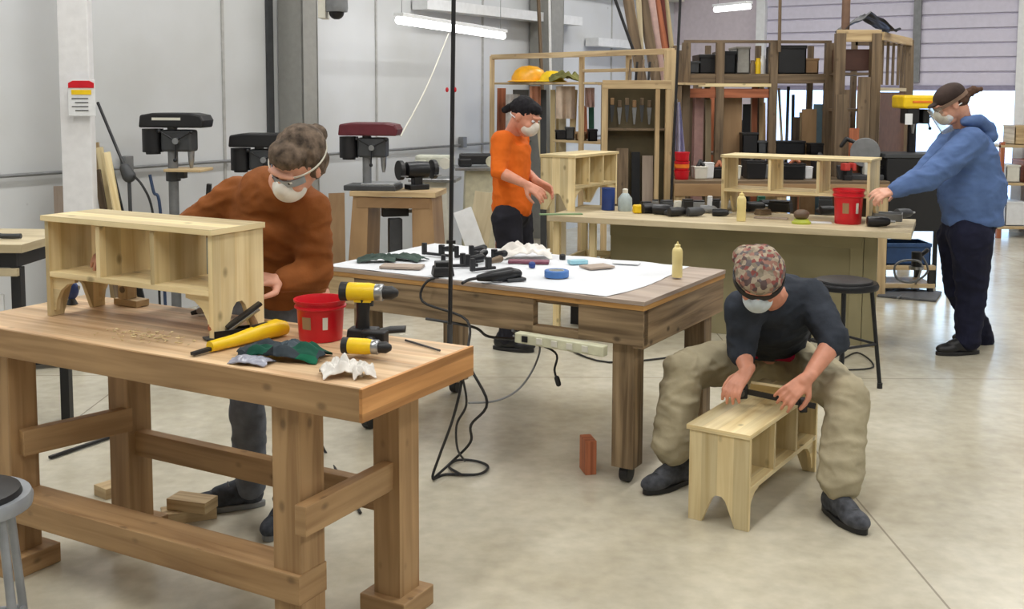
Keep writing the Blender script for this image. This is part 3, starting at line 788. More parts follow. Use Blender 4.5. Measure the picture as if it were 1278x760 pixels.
for sh, el, wr in ((sR, eR, wR), (sL, eL, wL)):
    mb.cap(lerp(sh, chs, .5), sh+V(0,0,-.01), .088, .072); limbs(mb, [(sh+V(0,0,-.01), .072), (lerp(sh, el, .5), .068), (el, .064), (lerp(el, wr, .5), .054), (lerp(el, wr, .90), .044)])
remesh(mb.build('sweater', brown, pa, world=True), .009, 16, folds(.007, 8, 8, 16, 2))
jeans = fabric('grey_denim', (104, 108, 116), .3, 14)
mb = MB()
for hp, kn, an in ((hR, kR, aR), (hL, kL, aL)): limbs(mb, [(pel, .12), (hp+V(0, 0, -.04), .100), (kn, .072), (lerp(kn, an, .5), .066), (lerp(kn, an, .98), .058)])
remesh(mb.build('trousers', jeans, pa, world=True), .009, 5, folds(.007, 7, 7, 12, 7))
shm = fabric('slate_trainer', (70, 74, 82), .4, 30)
shoe(pa, (aL.x-.04, aL.y, 0), (-.96, -.25), shm, M['grey'], label='slate grey trainer'); shoe(pa, (aR.x-.0, aR.y, 0), (-.25, -.96), shm, M['grey'], label='slate grey trainer')
hair = fabric('brown_hair_streaked', (98, 84, 72), .7, 30)
mb = MB(); mb.ell(hc+HR@V(0, -.028, .048), (.086, .098, .082), HR, 24); mb.ell(hc+HR@V(0, .030, .080), (.070, .062, .045), HR, 18)
mb.ell(hc+HR@V(0, -.125, .03), (.040, .035, .040), HR, 16)
for q in (-1, 1): mb.ell(hc+HR@V(q*.070, -.030, .0), (.020, .055, .050), HR, 14)
remesh(mb.build('hair', hair, pa, world=True), .006, 3, folds(.0035, 60, 14, 14))
strap_band(hc, HR, (.090, .110), .006, -.015, 'hair_elastic', M['offwhite'], pa, zoff=.035, thick=.003)
mask(pa, hc, HR, flat((232, 230, 224), .7))
# safety glasses
g = strap_band(hc, HR, (.074, .098), .030, 0, 'safety_glasses', flat((150, 160, 170), .1), pa, -62, 62, zoff=.006, thick=.003)

# ---------- person in orange by the wall side
po = thing('person', 'person in bright orange shirt and dark trousers working at the end of the island bench', 'person', (.02, 6.95, 0))
hR, hL = at(652, 262, Y=6.85), at(626, 260, Y=7.05)      # near side, far side (faces right)
hR, hL = at(632, 262, Y=6.84), at(646, 260, Y=7.06)
kR, kL = V(.02, 6.84, .47), V(.08, 7.10, .47); aR, aL = V(-.03, 6.86, .08), V(.06, 7.12, .08)
sR, sL = at(626, 176, Y=6.82), at(648, 170, Y=7.10)
eR, eL = at(622, 214, Y=6.76), at(650, 210, Y=7.14)
wR, wL = at(656, 230, Y=6.66), at(670, 226, Y=6.92)
pel = (hR+hL)/2+V(0, 0, .04); chs = (sR+sL)/2+V(.0, 0, -.03); nck = at(640, 162, Y=6.94)
rp = (hR-hL).normalized(); rc = (sR-sL).normalized()
hc = at(655, 146, Y=6.88); HR = basis(V(.70, -.42, -.42), V(.3, -.15, .9))
body = MB(); head_mesh(body, hc, HR, .98); body.cap(nck+V(0, 0, -.02), hc+HR@V(0, -.03, -.05), .052, .050)
torso(body, pel+V(0, 0, .02), chs, nck, rp, rc, .74)
for sh, el, wr in ((sR, eR, wR), (sL, eL, wL)): limbs(body, [(sh, .045), (el, .037), (lerp(el, wr, .3), .038), (wr, .025)])
for hp, kn, an in ((hR, kR, aR), (hL, kL, aL)): limbs(body, [(hp+V(0, 0, -.06), .06), (kn, .05), (lerp(kn, an, .3), .05), (an, .034)])
hand_mesh(body, wR, V(.75, -.1, -.45), V(.3, -.7, .5), 1, curl=.5); hand_mesh(body, wL, V(.75, -.3, -.4), V(.3, .5, .6), -1, curl=.5)
remesh(body.build('body', M['skin_tan'], po, world=True), .0055, 2)
eyes(po, hc, HR, .98)
org = fabric('orange_jersey', (218, 104, 28), .12)
mb = MB(); mb.ell(pel+V(0, 0, -.02), (.135, .165, .10)); torso(mb, pel+V(0, 0, -.08), chs, nck+V(0, 0, -.02), rp, rc, 1.08, wp=.15, wc=.16, dc=.115, dp=.11)
for sh, el, wr, e in ((sR, eR, wR, .12), (sL, eL, wL, .12)):
    mb.cap(lerp(sh, chs, .3), sh, .074, .068); limbs(mb, [(sh, .068), (lerp(sh, el, .5), .058), (el, .052), (lerp(el, wr, e), .046)])
remesh(mb.build('shirt', org, po, world=True), .009, 5, folds(.005, 10, 10, 14, 12))
mb = MB()
for hp, kn, an in ((hR, kR, aR), (hL, kL, aL)): limbs(mb, [(pel+V(0, 0, -.05), .115), (hp+V(0, 0, -.05), .100), (kn, .075), (lerp(kn, an, .97), .062)])
remesh(mb.build('trousers', fabric('black_trousers', (34, 34, 42), .3), po, world=True), .010, 4, folds(.006, 8, 8, 12, 20))
for a in (aR, aL): shoe(po, (a.x, a.y, 0), (.9, -.3), M['blackm'], M['black'])
mb = MB(); mb.ell(hc+HR@V(0, -.024, .046), (.084, .096, .078), HR, 24); mb.cap(hc+HR@V(0, -.10, .03), hc+HR@V(0, -.15, -.03), .030, .022)
mb.ell(hc+HR@V(0, .03, .075), (.066, .06, .04), HR, 16)
remesh(mb.build('hair', fabric('black_hair', (26, 24, 28), .3, 30), po, world=True), .006, 2, folds(.004, 40, 20, 30))
mask(po, hc, HR, flat((214, 206, 194), .7), .98)

# ---------- person in the blue hoodie on the right
pr = thing('person', 'person in blue hoodie, dark jeans and cap standing beside the island bench', 'person', (2.95, 6.9, 0))
hN, hF = at(1212, 290, Y=6.78), at(1196, 288, Y=7.04)      # near (left) side, far side: faces left
kN, kF = at(1212, 362, Y=6.82), at(1198, 360, Y=7.02)
aN, aF = at(1208, 425, Y=6.80), at(1226, 424, Y=7.12)
sN, sF = at(1212, 178, Y=6.76), at(1192, 174, Y=7.06)
eN, eF = at(1160, 222, Y=6.66), at(1150, 222, Y=7.02)
wN, wF = at(1114, 238, Y=6.70), at(1112, 240, Y=6.88)
pel = (hN+hF)/2+V(.03, 0, .04); chs = (sN+sF)/2+V(.04, .0, -.05); nck = at(1202, 152, Y=6.90)
rp = (hF-hN).normalized(); rc = (sF-sN).normalized()
hc = at(1186, 130, Y=6.86); HR = basis(V(-.78, .10, -.52), V(-.45, 0, .85))
body = MB(); head_mesh(body, hc, HR, 1.02); body.cap(nck+V(0, 0, -.02), hc+HR@V(0, -.03, -.05), .062, .060)
torso(body, pel, chs, nck, rp, rc, .85, wp=.18, ww=.18, wc=.18)
for sh, el, wr in ((sN, eN, wN), (sF, eF, wF)): limbs(body, [(sh, .052), (el, .042), (lerp(el, wr, .3), .043), (wr, .028)])
for hp, kn, an in ((hN, kN, aN), (hF, kF, aF)): limbs(body, [(hp+V(0, 0, -.04), .08), (kn, .058), (lerp(kn, an, .3), .056), (an, .036)])
hand_mesh(body, wN, at(1094, 243, Y=6.66)-wN, V(.1, -.5, .8), 1, curl=.5); hand_mesh(body, wF, at(1094, 248, Y=6.82)-wF, V(0, .3, .9), -1, curl=.5)
remesh(body.build('body', M['skin'], pr, world=True), .0055, 2)
eyes(pr, hc, HR, 1.02)
hood = fabric('blue_fleece', (86, 110, 156), .14)
mb = MB(); torso(mb, pel+V(.02, 0, .0), chs, nck+V(.0, 0, -.03), rp, rc, 1.10, belly=.035, wp=.185, ww=.19, wc=.195, dp=.165, dw=.155, dc=.155, bulge=V(.01, 0, 0))
for sh, el, wr in ((sN, eN, wN), (sF, eF, wF)):
    mb.cap(lerp(sh, chs, .35), sh, .105, .100); limbs(mb, [(sh, .100), (lerp(sh, el, .5), .090), (el, .078), (lerp(el, wr, .5), .068), (lerp(el, wr, .92), .050)])
hd = mb.build('hoodie', hood, pr, world=True); remesh(hd, .010, 14, folds(.009, 8, 8, 13, 30))
mb = MB(); mb.chain([(nck+V(-.03, -.10, .005), .030), (nck+V(.06, -.09, .01), .042), (nck+V(.15, -.03, -.045), .048), (nck+V(.16, .05, -.045), .048), (nck+V(.06, .11, .01), .042), (nck+V(-.03, .10, .005), .030)])
mb.ell(nck+V(.15, .01, -.09), (.07, .10, .05)); remesh(mb.build('hood', hood, hd, world=True), .009, 4, folds(.005, 14, 14, 14, 5))
mb = MB()
for hp, kn, an in ((hN, kN, aN), (hF, kF, aF)): limbs(mb, [(pel, .155), (hp+V(0, 0, -.05), .135), (lerp(hp, kn, .6), .115), (kn, .098), (lerp(kn, an, .5), .090), (lerp(kn, an, .97), .080)])
remesh(mb.build('trousers', fabric('dark_jeans', (24, 26, 46), .25), pr, world=True), .010, 4, folds(.008, 7, 7, 11, 40))
for a in (aN, aF): shoe(pr, (a.x-.02, a.y, 0), (-.97, -.15), M['black'], M['black'], L=.30)
mb = MB(); mb.ell(hc+HR@V(0, -.020, .050), (.090, .104, .074), HR, 24)
mb.ell(hc+HR@V(0, .095, .052), (.056, .032, .010), HR, 16)
remesh(mb.build('cap', fabric('dark_cap', (62, 50, 46), .3), pr, world=True), .006, 2)
mb = MB(); mb.ell(hc+HR@V(0, -.060, -.004), (.080, .062, .052), HR, 20); mb.chain([(hc+HR@V(0, -.11, .0), .035), (hc+HR@V(0, -.16, .0), .028), (hc+HR@V(0, -.20, -.02), .016)])
remesh(mb.build('hair', fabric('dark_brown_hair', (84, 62, 50), .4, 30), pr, world=True), .006, 2, folds(.005, 40, 12, 30))
strap_band(hc, HR, (.092, .108), .022, -.012, 'headband', fabric('tan_band', (132, 108, 92)), pr, zoff=.022)
mask(pr, hc, HR, flat((226, 226, 226), .7), 1.02)
# clear face shield
gm, gt, gb = newmat('clear_shield'); gb.inputs['Base Color'].default_value = (.9, .88, .8, 1); gb.inputs['Transmission Weight'].default_value = .9; gb.inputs['Roughness'].default_value = .12; gb.inputs['IOR'].default_value = 1.1
strap_band(hc, HR, (.098, .135), .17, .0, 'face_shield', gm, pr, -55, 55, zoff=-.05, thick=.002)

# ================================================================== helpers for loose things
def surf(px, py, z): return at(px, py, z=z)
def single(mb, name, mat, label, cat, group=None, **k):
    return tag(mb.build(name, mat, **k), label, cat, group)
def crumple(mb, c, rx, ry, rz, yaw=0, seed=0, n=22):
    """a crumpled heap resting on z = c.z"""
    R = RZ(yaw); G = []
    def fn(u, v):
        a, b = (u-.5)*2, (v-.5)*2; e = max(0, 1-(a*a*.55+b*b*.55)**1.2)
        h = rz*e*(.55+.9*abs(noise.noise(Vector((a*2.2+seed, b*2.2, seed)))))+rz*.18*e*abs(noise.noise(Vector((a*6+seed, b*6, 2))))
        w = 1+.22*noise.noise(Vector((a*2+seed, b*2, 7)))
        return c+R@Vector((a*rx*w, b*ry*w, h+.001))
    mb.sheet(fn, n, n, .003); return mb

# ================================================================== on the front workbench
HB = .8605
def bucket(name, label, c, r=.085, h=.13, handle=True, labels=True, tall=False):
    t = thing(name, label, 'bucket', c)
    mb = MB(); mb.lathe([(r*.84, 0), (r*.86, .004), (r*.93, h*.75), (r*.96, h*.78), (r*1.03, h*.80), (r*1.03, h*.84), (r*.97, h*.86), (r*.98, h*.93), (r*1.05, h*.94), (r*1.06, h), (r*1.0, h), (r*.95, h*.9), (r*.82, .01), (.001, .01)], n=32)
    mb.build('shell', M['red'], t, smooth=True)
    if handle:
        mb = MB(); mb.tube([(r*1.03*math.cos(a), r*1.03*math.sin(a), h*.84-abs(math.sin((a+.3)))*h*.30) for a in [-.3-PI*k/12 for k in range(13)]], .003, sub=2); mb.build('bail', M['steel'], t, smooth=True)
    if labels:
        for a, w, hh, m_ in ((-2.05, .45, .30, M['mdf']), (-1.2, .22, .30, M['offwhite'])):
            mb = MB(); q = []
            for i in range(7):
                aa = a-w/2+w*i/6
                for zz in (h*.32, h*.32+hh*h): 
                    rr = r*(.865+.065*zz/h/.75)+.0012; q.append(mb._v((rr*math.cos(aa), rr*math.sin(aa), zz)))
            for i in range(6): mb.bm.faces.new((q[2*i], q[2*i+2], q[2*i+3], q[2*i+1]))
            o = mb.build('label', m_, t); so = o.modifiers.new('thickness', 'SOLIDIFY'); so.thickness = .0008
            for k in range(3):
                mb = MB(); aa = a; rr = r*.912; mb.box((rr*math.cos(aa)*1.0, rr*math.sin(aa), h*(.40+.07*k)), (.004, .05*w*2.0 if w > .3 else .02, .003), RZ(aa)); mb.build('label_print', M['red'] if m_ is not M['offwhite'] else M['black'], o) if False else mb.bm.free()
    return t
c = surf(399, 424, HB); bucket('red_bucket', 'small red plastic bucket on the front workbench', V(c.x, c.y+.02, HB), r=.080, h=.13, handle=False)

def drill(name, label, c, yaw, tilt=0):
    t = thing(name, label, 'cordless drill', c, yaw); t.rotation_euler = (tilt, 0, yaw)
    mb = MB(); mb.box((0, 0, .028), (.115, .075, .056), taper=.9); mb.build('battery', M['black'], t, bevel=.006)
    mb = MB(); mb.loft([((-.005, 0, .05), (.027, 0, 0), (0, .020, 0)), ((-.002, 0, .10), (.022, 0, 0), (0, .018, 0)), ((.0, 0, .165), (.027, 0, 0), (0, .021, 0))]); mb.build('handle', M['black'], t, smooth=True)
    mb = MB(); mb.lathe([(.018, -.085), (.030, -.08), (.033, -.05), (.033, .02), (.029, .045)], (0, 0, .185), axis=(1, 0, 0)); mb.box((0, 0, .165), (.06, .04, .03)); b = mb.build('motor_housing', M['yellow'], t, smooth=True)
    mb = MB(); mb.lathe([(.034, -.082), (.034, -.055)], (0, 0, .185), axis=(1, 0, 0)); mb.build('rear_cap', M['black'], b, smooth=True)
    mb = MB(); mb.lathe([(.030, .045), (.031, .07), (.026, .075)], (0, 0, .185), axis=(1, 0, 0)); mb.build('clutch_ring', M['steel'], t, smooth=True)
    mb = MB(); mb.lathe([(.024, .075), (.024, .105), (.012, .125), (.004, .128)], (0, 0, .185), axis=(1, 0, 0)); mb.build('chuck', M['black'], t, smooth=True)
    mb = MB(); mb.box((.030, 0, .150), (.012, .014, .03)); mb.build('trigger', M['dkgrey'], t, bevel=.002)
    return t
c = surf(457, 430, HB); d1 = drill('cordless_drill', 'yellow and black cordless drill standing upright on the front workbench', V(c.x-.01, c.y+.02, HB), -.15); d1.scale = (.88, .88, .88)
c = surf(470, 446, HB)
d2 = drill('cordless_drill', 'yellow and black cordless drill lying on its side by the white tissue', V(c.x-.015, c.y+.115, HB+.033), -.2, PI/2*.98)
d2.scale = (.72, .72, .72)
# yellow bodied jab saw
c0, c1 = surf(356, 418, HB), surf(262, 440, HB)
t = thing('hand_saw', 'long yellow handled saw with short black blade lying by the plane', 'saw', (c0+c1)/2)
d = (c1-c0).normalized(); s_ = d.cross(V(0, 0, 1))
mb = MB(); mb.loft([(c0+V(0, 0, .024), s_*.022, V(0, 0, .022)), (lerp(c0, c1, .12)+V(0, 0, .030), s_*.030, V(0, 0, .029)), (lerp(c0, c1, .35)+V(0, 0, .028), s_*.024, V(0, 0, .026)), (lerp(c0, c1, .7)+V(0, 0, .020), s_*.020, V(0, 0, .019)), (c1+V(0, 0, .018), s_*.017, V(0, 0, .017))]); child_world(mb, 'handle', M['yellow'], t, smooth=True)
mb = MB(); mb.beam(c1+V(0, 0, .012), c1+d*.065+V(0, 0, .008), .018, .010); child_world(mb, 'blade', M['black'], t, bevel=.001)
mb = MB(); mb.beam(lerp(c0, c1, .25)+V(0, 0, .053), lerp(c0, c1, .45)+V(0, 0, .052), .010, .006); child_world(mb, 'switch', M['black'], t)
# bench plane
c = surf(292, 422, HB); t = thing('hand_plane', 'dark iron hand plane with wooden knob leaning by the pine shelf end', 'plane', V(c.x, c.y+.02, HB), .55)
mb = MB(); mb.box((0, 0, .004), (.20, .05, .006)); mb.box((0, .023, .016), (.15, .003, .026)); mb.box((0, -.023, .016), (.15, .003, .026)); mb.build('sole', M['blackm'], t, bevel=.001)
mb = MB(); mb.beam((-.045, 0, .012), (.075, 0, .085), .038, .008); mb.build('blade', M['steel'], t, bevel=.001)
mb = MB(); mb.beam((-.03, 0, .032), (.085, 0, .102), .030, .012); mb.build('lever_cap', M['black'], t, bevel=.003)
mb = MB(); mb.lathe([(.010, 0), (.009, .012), (.017, .026), (.014, .040), (.004, .044)], (-.072, 0, .008)); mb.build('knob', M['redwood'], t, smooth=True)
mb = MB(); mb.chain([(V(.055, 0, .012), .012), (V(.062, 0, .035), .013), (V(.052, 0, .060), .011)]); mb.build('tote', M['mdf'], t, smooth=True)
# gloves / fabric heap
gf = fabric('green_black_gloves', (30, 70, 58), patch=(((26, 78, 62), (52, 60, 66), (28, 32, 36), (74, 84, 92), (20, 96, 70)), 14))
mb = MB(); c = surf(352, 446, HB); crumple(mb, V(c.x, c.y, HB), .13, .062, .055, -.20, 3); single(mb, 'work_gloves', gf, 'pair of green and black work gloves heaped before the red bucket', 'gloves', smooth=True)
mb = MB(); c = surf(312, 453, HB); crumple(mb, V(c.x+.005, c.y, HB), .06, .035, .020, -.3, 11); single(mb, 'plastic_bag', flat((150, 152, 166), .25), 'small grey plastic bag beside the gloves at the bench edge', 'bag', smooth=True)
tissue = fabric('white_tissue', (226, 222, 216), .12)
for px, py, rx, ry, rz, sd_, lb in ((424, 470, .055, .045, .050, 5, 'crumpled white paper tissue heaped on the front workbench'), (452, 472, .032, .036, .042, 8, 'smaller white tissue crumpled to the right of the first one')):
    mb = MB(); c = surf(px, py, HB); crumple(mb, V(c.x, c.y+.02, HB), rx, ry, rz, .3, sd_); single(mb, 'paper_tissue', tissue, lb, 'tissue', smooth=True)
# flat black tool and steel rule
c0, c1 = surf(468, 418, HB), surf(506, 415, HB); t = thing('chisel_roll', 'flat black tool lying behind the standing drill', 'tool', (c0+c1)/2)
mb = MB(); mb.loft([(c0+V(0, 0, .010), V(0, .012, 0), V(0, 0, .008)), (lerp(c0, c1, .5)+V(0, 0, .013), V(0, .022, 0), V(0, 0, .012)), (c1+V(0, 0, .012), V(0, .020, 0), V(0, 0, .011))]); child_world(mb, 'body', M['black'], t, smooth=True)
mb = MB(); c0, c1 = surf(506, 426, HB), surf(549, 439, HB); mb.cyl(c0+V(0, 0, .004), c1+V(0, 0, .004), .0035, n=8); single(mb, 'steel_rod', M['dkgrey'], 'thin dark rod lying near the right end of the front workbench', 'rod')
# shavings
mb = MB()
for i in range(90):
    c = bl(-1.0+random.gauss(0, .10), .155+random.gauss(0, .035), HB)
    mb.box(c+V(0, 0, .003), (random.uniform(.006, .016), .004, .0015), Matrix.Rotation(random.random()*6, 3, 'Z') @ Matrix.Rotation(random.uniform(-.8, .8), 3, 'X'))
tag(mb.build('wood_shavings', M['pine']), 'scattered wood shavings in front of the pine shelf on the workbench', 'shavings', kind='stuff')
# things seen under the shelf
c = bl(-1.42, .50, HB); t = thing('wood_vise_block', 'notched pine block standing on the workbench behind the shelf feet', 'block', c, BY)
mb = MB(); mb.box((0, 0, .012), (.12, .06, .024)); mb.box((-.02, 0, .055), (.05, .045, .062)); mb.build('block', M['pine_raw'], t, bevel=.002)
mb = MB(); mb.cyl((-.02, -.026, .058), (-.02, .026, .058), .012); mb.build('dowel', M['stud_dark'], t, smooth=True)
c = bl(-1.05, .50, HB); t = thing('spring_clamp', 'small black clamp lying on the workbench seen beneath the pine shelf', 'clamp', c, .3)
mb = MB(); mb.beam((-.05, 0, .008), (.05, .01, .014), .012, .010); mb.beam((-.05, 0, .010), (.04, -.02, .045), .012, .010); mb.build('jaw', M['black'], t, bevel=.002)
mb = MB(); mb.cyl((-.02, -.015, .018), (-.02, .015, .018), .012); mb.build('pivot', M['steel'], t)
c = bl(-1.62, .40, HB); t = thing('quick_clamp', 'blue handled quick clamp standing at the left end of the workbench', 'clamp', c, .2)
mb = MB(); mb.ell((0, 0, .052), (.026, .020, .036)); mb.build('grip', M['blue'], t, smooth=True)
mb = MB(); mb.beam((-.085, 0, .075), (.03, 0, .060), .008, .014); mb.build('bar', M['steel'], t); mb = MB(); mb.cyl((0, 0, 0), (0, 0, .02), .022, .012); mb.build('foot', M['black'], t)

# ================================================================== hanging pole and cords
px_ = -.245; 
t = thing('cord_drop_pole', 'thin black pole hanging down between the front workbench and paper covered table', 'pole', (-.26, 4.22, .52))
p0 = at(568, -160, Y=4.2); p1 = at(561, 455, Y=4.2); p0 = p1+(p0-p1)*((4.6-p1.z)/(p0.z-p1.z))
mb = MB(); mb.cyl(p1+(p0-p1)*.04, p0, .0085); child_world(mb, 'rod', M['black'], t, smooth=True)
mb = MB(); mb.cyl(p1, p1+(p0-p1)*.04, .011); child_world(mb, 'end_sleeve', M['dkgrey'], t, smooth=True)
mb = MB(); q = at(563, 302, Y=4.2); mb.box(q, (.035, .02, .012)); child_world(mb, 'clip', M['black'], t)
for i in (-1, 1):
    mb = MB(); q = at(563+i*5, 112, Y=4.2); mb.ell(q, (.006, .006, .010)); child_world(mb, 'ribbon', M['red'], t, smooth=True)
def cord(name, pts, r, label, mat='cable', cat='cord'):
    mb = MB(); mb.tube(pts, r); return single(mb, name, M[mat], label, cat, smooth=True)
cord('extension_lead', [p1+V(0, 0, -.0), at(576, 470, Y=4.3), at(566, 520, Y=4.35), at(548, 570, Y=4.5), at(540, 597, z=.01), at(556, 592, z=.008), at(596, 592, z=.01), at(609, 583, z=.01), at(597, 576, z=.01), at(573, 574, z=.012), at(560, 582, z=.01), at(575, 592, z=.015)], .006, 'black cord dropping behind the workbench and coiled on the floor')
cord('extension_lead', [at(582, 352, Y=4.95), tl(-1.05, -.01, .80), tl(-1.07, -.05, .70), at(583, 400, Y=4.75), at(584, 450, Y=4.5), at(608, 502, Y=4.45), at(588, 530, Y=4.5), at(587, 552, Y=4.55), at(562, 578, Y=4.6), at(541, 597, z=.02)], .006, 'black cord falling from the table edge with a kink toward the floor')
cord('extension_lead', [at(578, 474, Y=4.3), at(582, 505, Y=4.35), at(570, 530, Y=4.4), at(571, 560, Y=4.5), at(580, 575, z=.02)], .005, 'short black cord hanging straight down into the floor coil')
cord('power_cable', [tl(-.59, -.05, .60), at(672, 428, Y=4.75), at(668, 455, Y=4.7), at(648, 485, Y=4.6), at(620, 500, Y=4.5), at(585, 503, Y=4.4)], .0045, 'thin grey cord looping from the power strip to the hanging cords', 'grey')
cord('power_cable', [tl(-1.06, -.04, .62), at(590, 408, Y=4.85), at(610, 420, Y=4.85), at(650, 423, Y=4.8), tl(-.60, -.04, .62)], .0065, 'grey cable sagging below the table apron to the power strip', 'dkgrey')
t = thing('plug_lead', 'short black cord with plug dangling from the cream power strip', 'cord', at(694, 430, Y=4.65))
mb = MB(); mb.tube([tl(-.53, -.055, .595), at(693, 440, Y=4.68), at(692, 462, Y=4.68), at(696, 476, Y=4.66)], .005); child_world(mb, 'cord', M['cable'], t, smooth=True)
mb = MB(); mb.cap(at(695, 472, Y=4.66), at(697, 479, Y=4.66), .012); child_world(mb, 'plug', M['black'], t, smooth=True)
cord('floor_wire', [at(385, 520, Y=4.4), at(405, 562, z=.01), at(425, 596, z=.008), at(450, 640, z=.008)], .006, 'thin black cord on the floor seen behind the right workbench legs')
mb = MB(); mb.beam(at(62, 571, z=.012), at(138, 545, z=.012), .018, .012); single(mb, 'steel_bar', M['blackm'], 'straight black steel bar lying on the floor behind the workbench', 'bar')
cord('floor_wire', [at(700, 430, z=.008), at(760, 452, z=.008), at(880, 440, z=.008), at(905, 438, z=.008)], .006, 'black cord running over the floor behind the table legs')

# ================================================================== on the paper covered table
HT = TH+.0075
def tpt(px, py, dz=0): p = surf(px, py, HT); p.z += dz; return p
glue_m = flat((222, 204, 140), .35, var=.05)
def glue(name, label, c, h=.19, r=.026):
    t = thing(name, label, 'glue bottle', c)
    mb = MB(); mb.lathe([(r*.9, 0), (r, .01*h), (r, h*.30), (r*.93, h*.36), (r, h*.42), (r, h*.72), (r*.85, h*.80), (r*.5, h*.85)]); mb.build('bottle', glue_m, t, smooth=True)
    mb = MB(); mb.lathe([(r*.55, h*.84), (r*.55, h*.91), (r*.22, h*.93), (r*.12, h)]); mb.build('nozzle', glue_m, t, smooth=True)
    return t
c = tpt(845, 346); glue('glue_bottle', 'cream glue bottle standing on the right end of the paper covered table', c, .165, .024)
c = tpt(695, 347); t = thing('tape_roll', 'roll of blue tape lying on the white paper', 'tape', c+V(0, .03, 0))
mb = MB(); mb.lathe([(.052, 0), (.056, .002), (.056, .030), (.052, .032), (.036, .032), (.036, 0), (.052, 0)], n=28); mb.build('tape', flat((66, 112, 176), .5), t, smooth=True)
mb = MB(); mb.lathe([(.036, .001), (.036, .031), (.033, .031), (.033, .001), (.036, .001)], n=28); mb.build('core', M['offwhite'], t, smooth=True)
# corded black sander / blower
c = tpt(622, 352); t = thing('power_sander', 'black corded power sander lying on the paper covered table', 'power tool', c)
mb = MB(); mb.chain([(V(-.085, -.02, .022), .016), (V(-.03, 0, .026), .026), (V(.05, .03, .032), .032), (V(.085, .05, .030), .022)]); o = mb.build('body', M['blackm'], t); remesh(o, .005, 3)
mb = MB(); mb.box((.07, .04, .008), (.09, .07, .014), RZ(.4)); mb.build('sanding_pad', M['dkgrey'], t, bevel=.003)
mb = MB(); mb.tube([(-.085, -.02, .022), (-.13, -.05, .018), (-.155, -.10, .012)], .007); mb.build('cable_sleeve', M['cable'], t, smooth=True)
c = tpt(552, 345); drillb = thing('battery_charger', 'boxy black battery charger on the table beside the hanging pole', 'charger', c+V(0, .03, 0), .2)
mb = MB(); mb.box((0, 0, .022), (.10, .085, .044), taper=.86); mb.build('base', M['black'], drillb, bevel=.006); mb = MB(); mb.box((0, .008, .052), (.07, .06, .025)); mb.build('battery', M['blackm'], drillb, bevel=.005)
hw = ['black squeeze clamp at the back left of the tool heap', 'black squeeze clamp lying across the middle of the tool heap', 'short dark clamp right of the hanging pole', 'dark clamp with brass coloured screw beside the sander', 'dark clamp lying behind the sander', 'small dark clamp at the far side of the tool heap']
for i, (px, py) in enumerate(((545, 320), (575, 334), (590, 330), (604, 338), (613, 326), (583, 322))):
    c = tpt(px, py); t = thing('hand_clamp', hw[i], 'clamp', c, random.uniform(-.9, .9))
    t.scale = (1.35, 1.35, 1.35); L1 = random.uniform(.08, .13)
    mb = MB(); mb.box((0, 0, .008), (L1, .014, .010)); mb.box((-L1/2, 0, .025), (.016, .016, .045)); mb.box((L1*.2, 0, .027), (.018, .018, .040)); mb.build('frame', M['black'], t, bevel=.002)
    mb = MB(); mb.chain([(V(L1*.2, 0, .03), .008), (V(L1*.2+.05, .005, .036), .013)]); mb.build('grip', M['stud_dark'] if i in (3,) else M['blackm'], t, smooth=True)
for px, py, yaw, lb in ((470, 326, .1, 'dark green screwdriver case lying near the left end of the table'), (508, 324, -.5, 'dark green tool pouch lying behind the grey board')):
    mb = MB(); c = tpt(px, py); crumple(mb, c, .095, .05, .034, yaw, px); single(mb, 'tool_pouch', fabric('pouch', (64, 78, 72), .3), lb, 'pouch', smooth=True)
def flatboard(px, py, sx, sy, sz, yaw, mat, label, z=HT, name='board_offcut', cat='board'):
    c = surf(px, py, z); mb = MB(); mb.box((c.x, c.y, z+sz/2+.0003), (sx, sy, sz), RZ(yaw)); return single(mb, name, M[mat] if isinstance(mat, str) else mat, label, cat, bevel=.001)
flatboard(502, 334, .20, .10, .012, -.15, 'ply', 'grey brown plywood offcut lying on the left half of the table')
flatboard(745, 334, .14, .10, .010, .5, 'ply', 'grey brown offcut lying behind the blue tape roll')
flatboard(660, 328, .20, .07, .012, -.1, flat((120, 66, 84), .6), 'dull red strip lying in front of the white rag')
flatboard(782, 329, .13, .06, .006, -.3, 'white', 'folded white paper near the back edge of the table', name='folded_paper', cat='paper')
flatboard(721, 329, .09, .05, .018, .3, flat((150, 200, 215), .4), 'pale blue box lying at the back of the table', name='small_box', cat='box')
mb = MB(); c = tpt(655, 322); crumple(mb, c+V(0, .02, 0), .13, .07, .08, .1, 21, 26); single(mb, 'white_rag', tissue, 'crumpled white rag heaped at the back of the table by the person in orange', 'rag', smooth=True)
for px, py, lb in ((664, 334, 'small blue lidded tin on the table before the white rag'), (702, 324, 'small black cap standing behind the blue tape')):
    mb = MB(); c = tpt(px, py); mb.lathe([(.014, 0), (.016, .003), (.016, .022), (.010, .028), (.002, .030)], c); single(mb, 'small_pot', M['blue'] if px == 664 else M['black'], lb, 'cap', smooth=True)

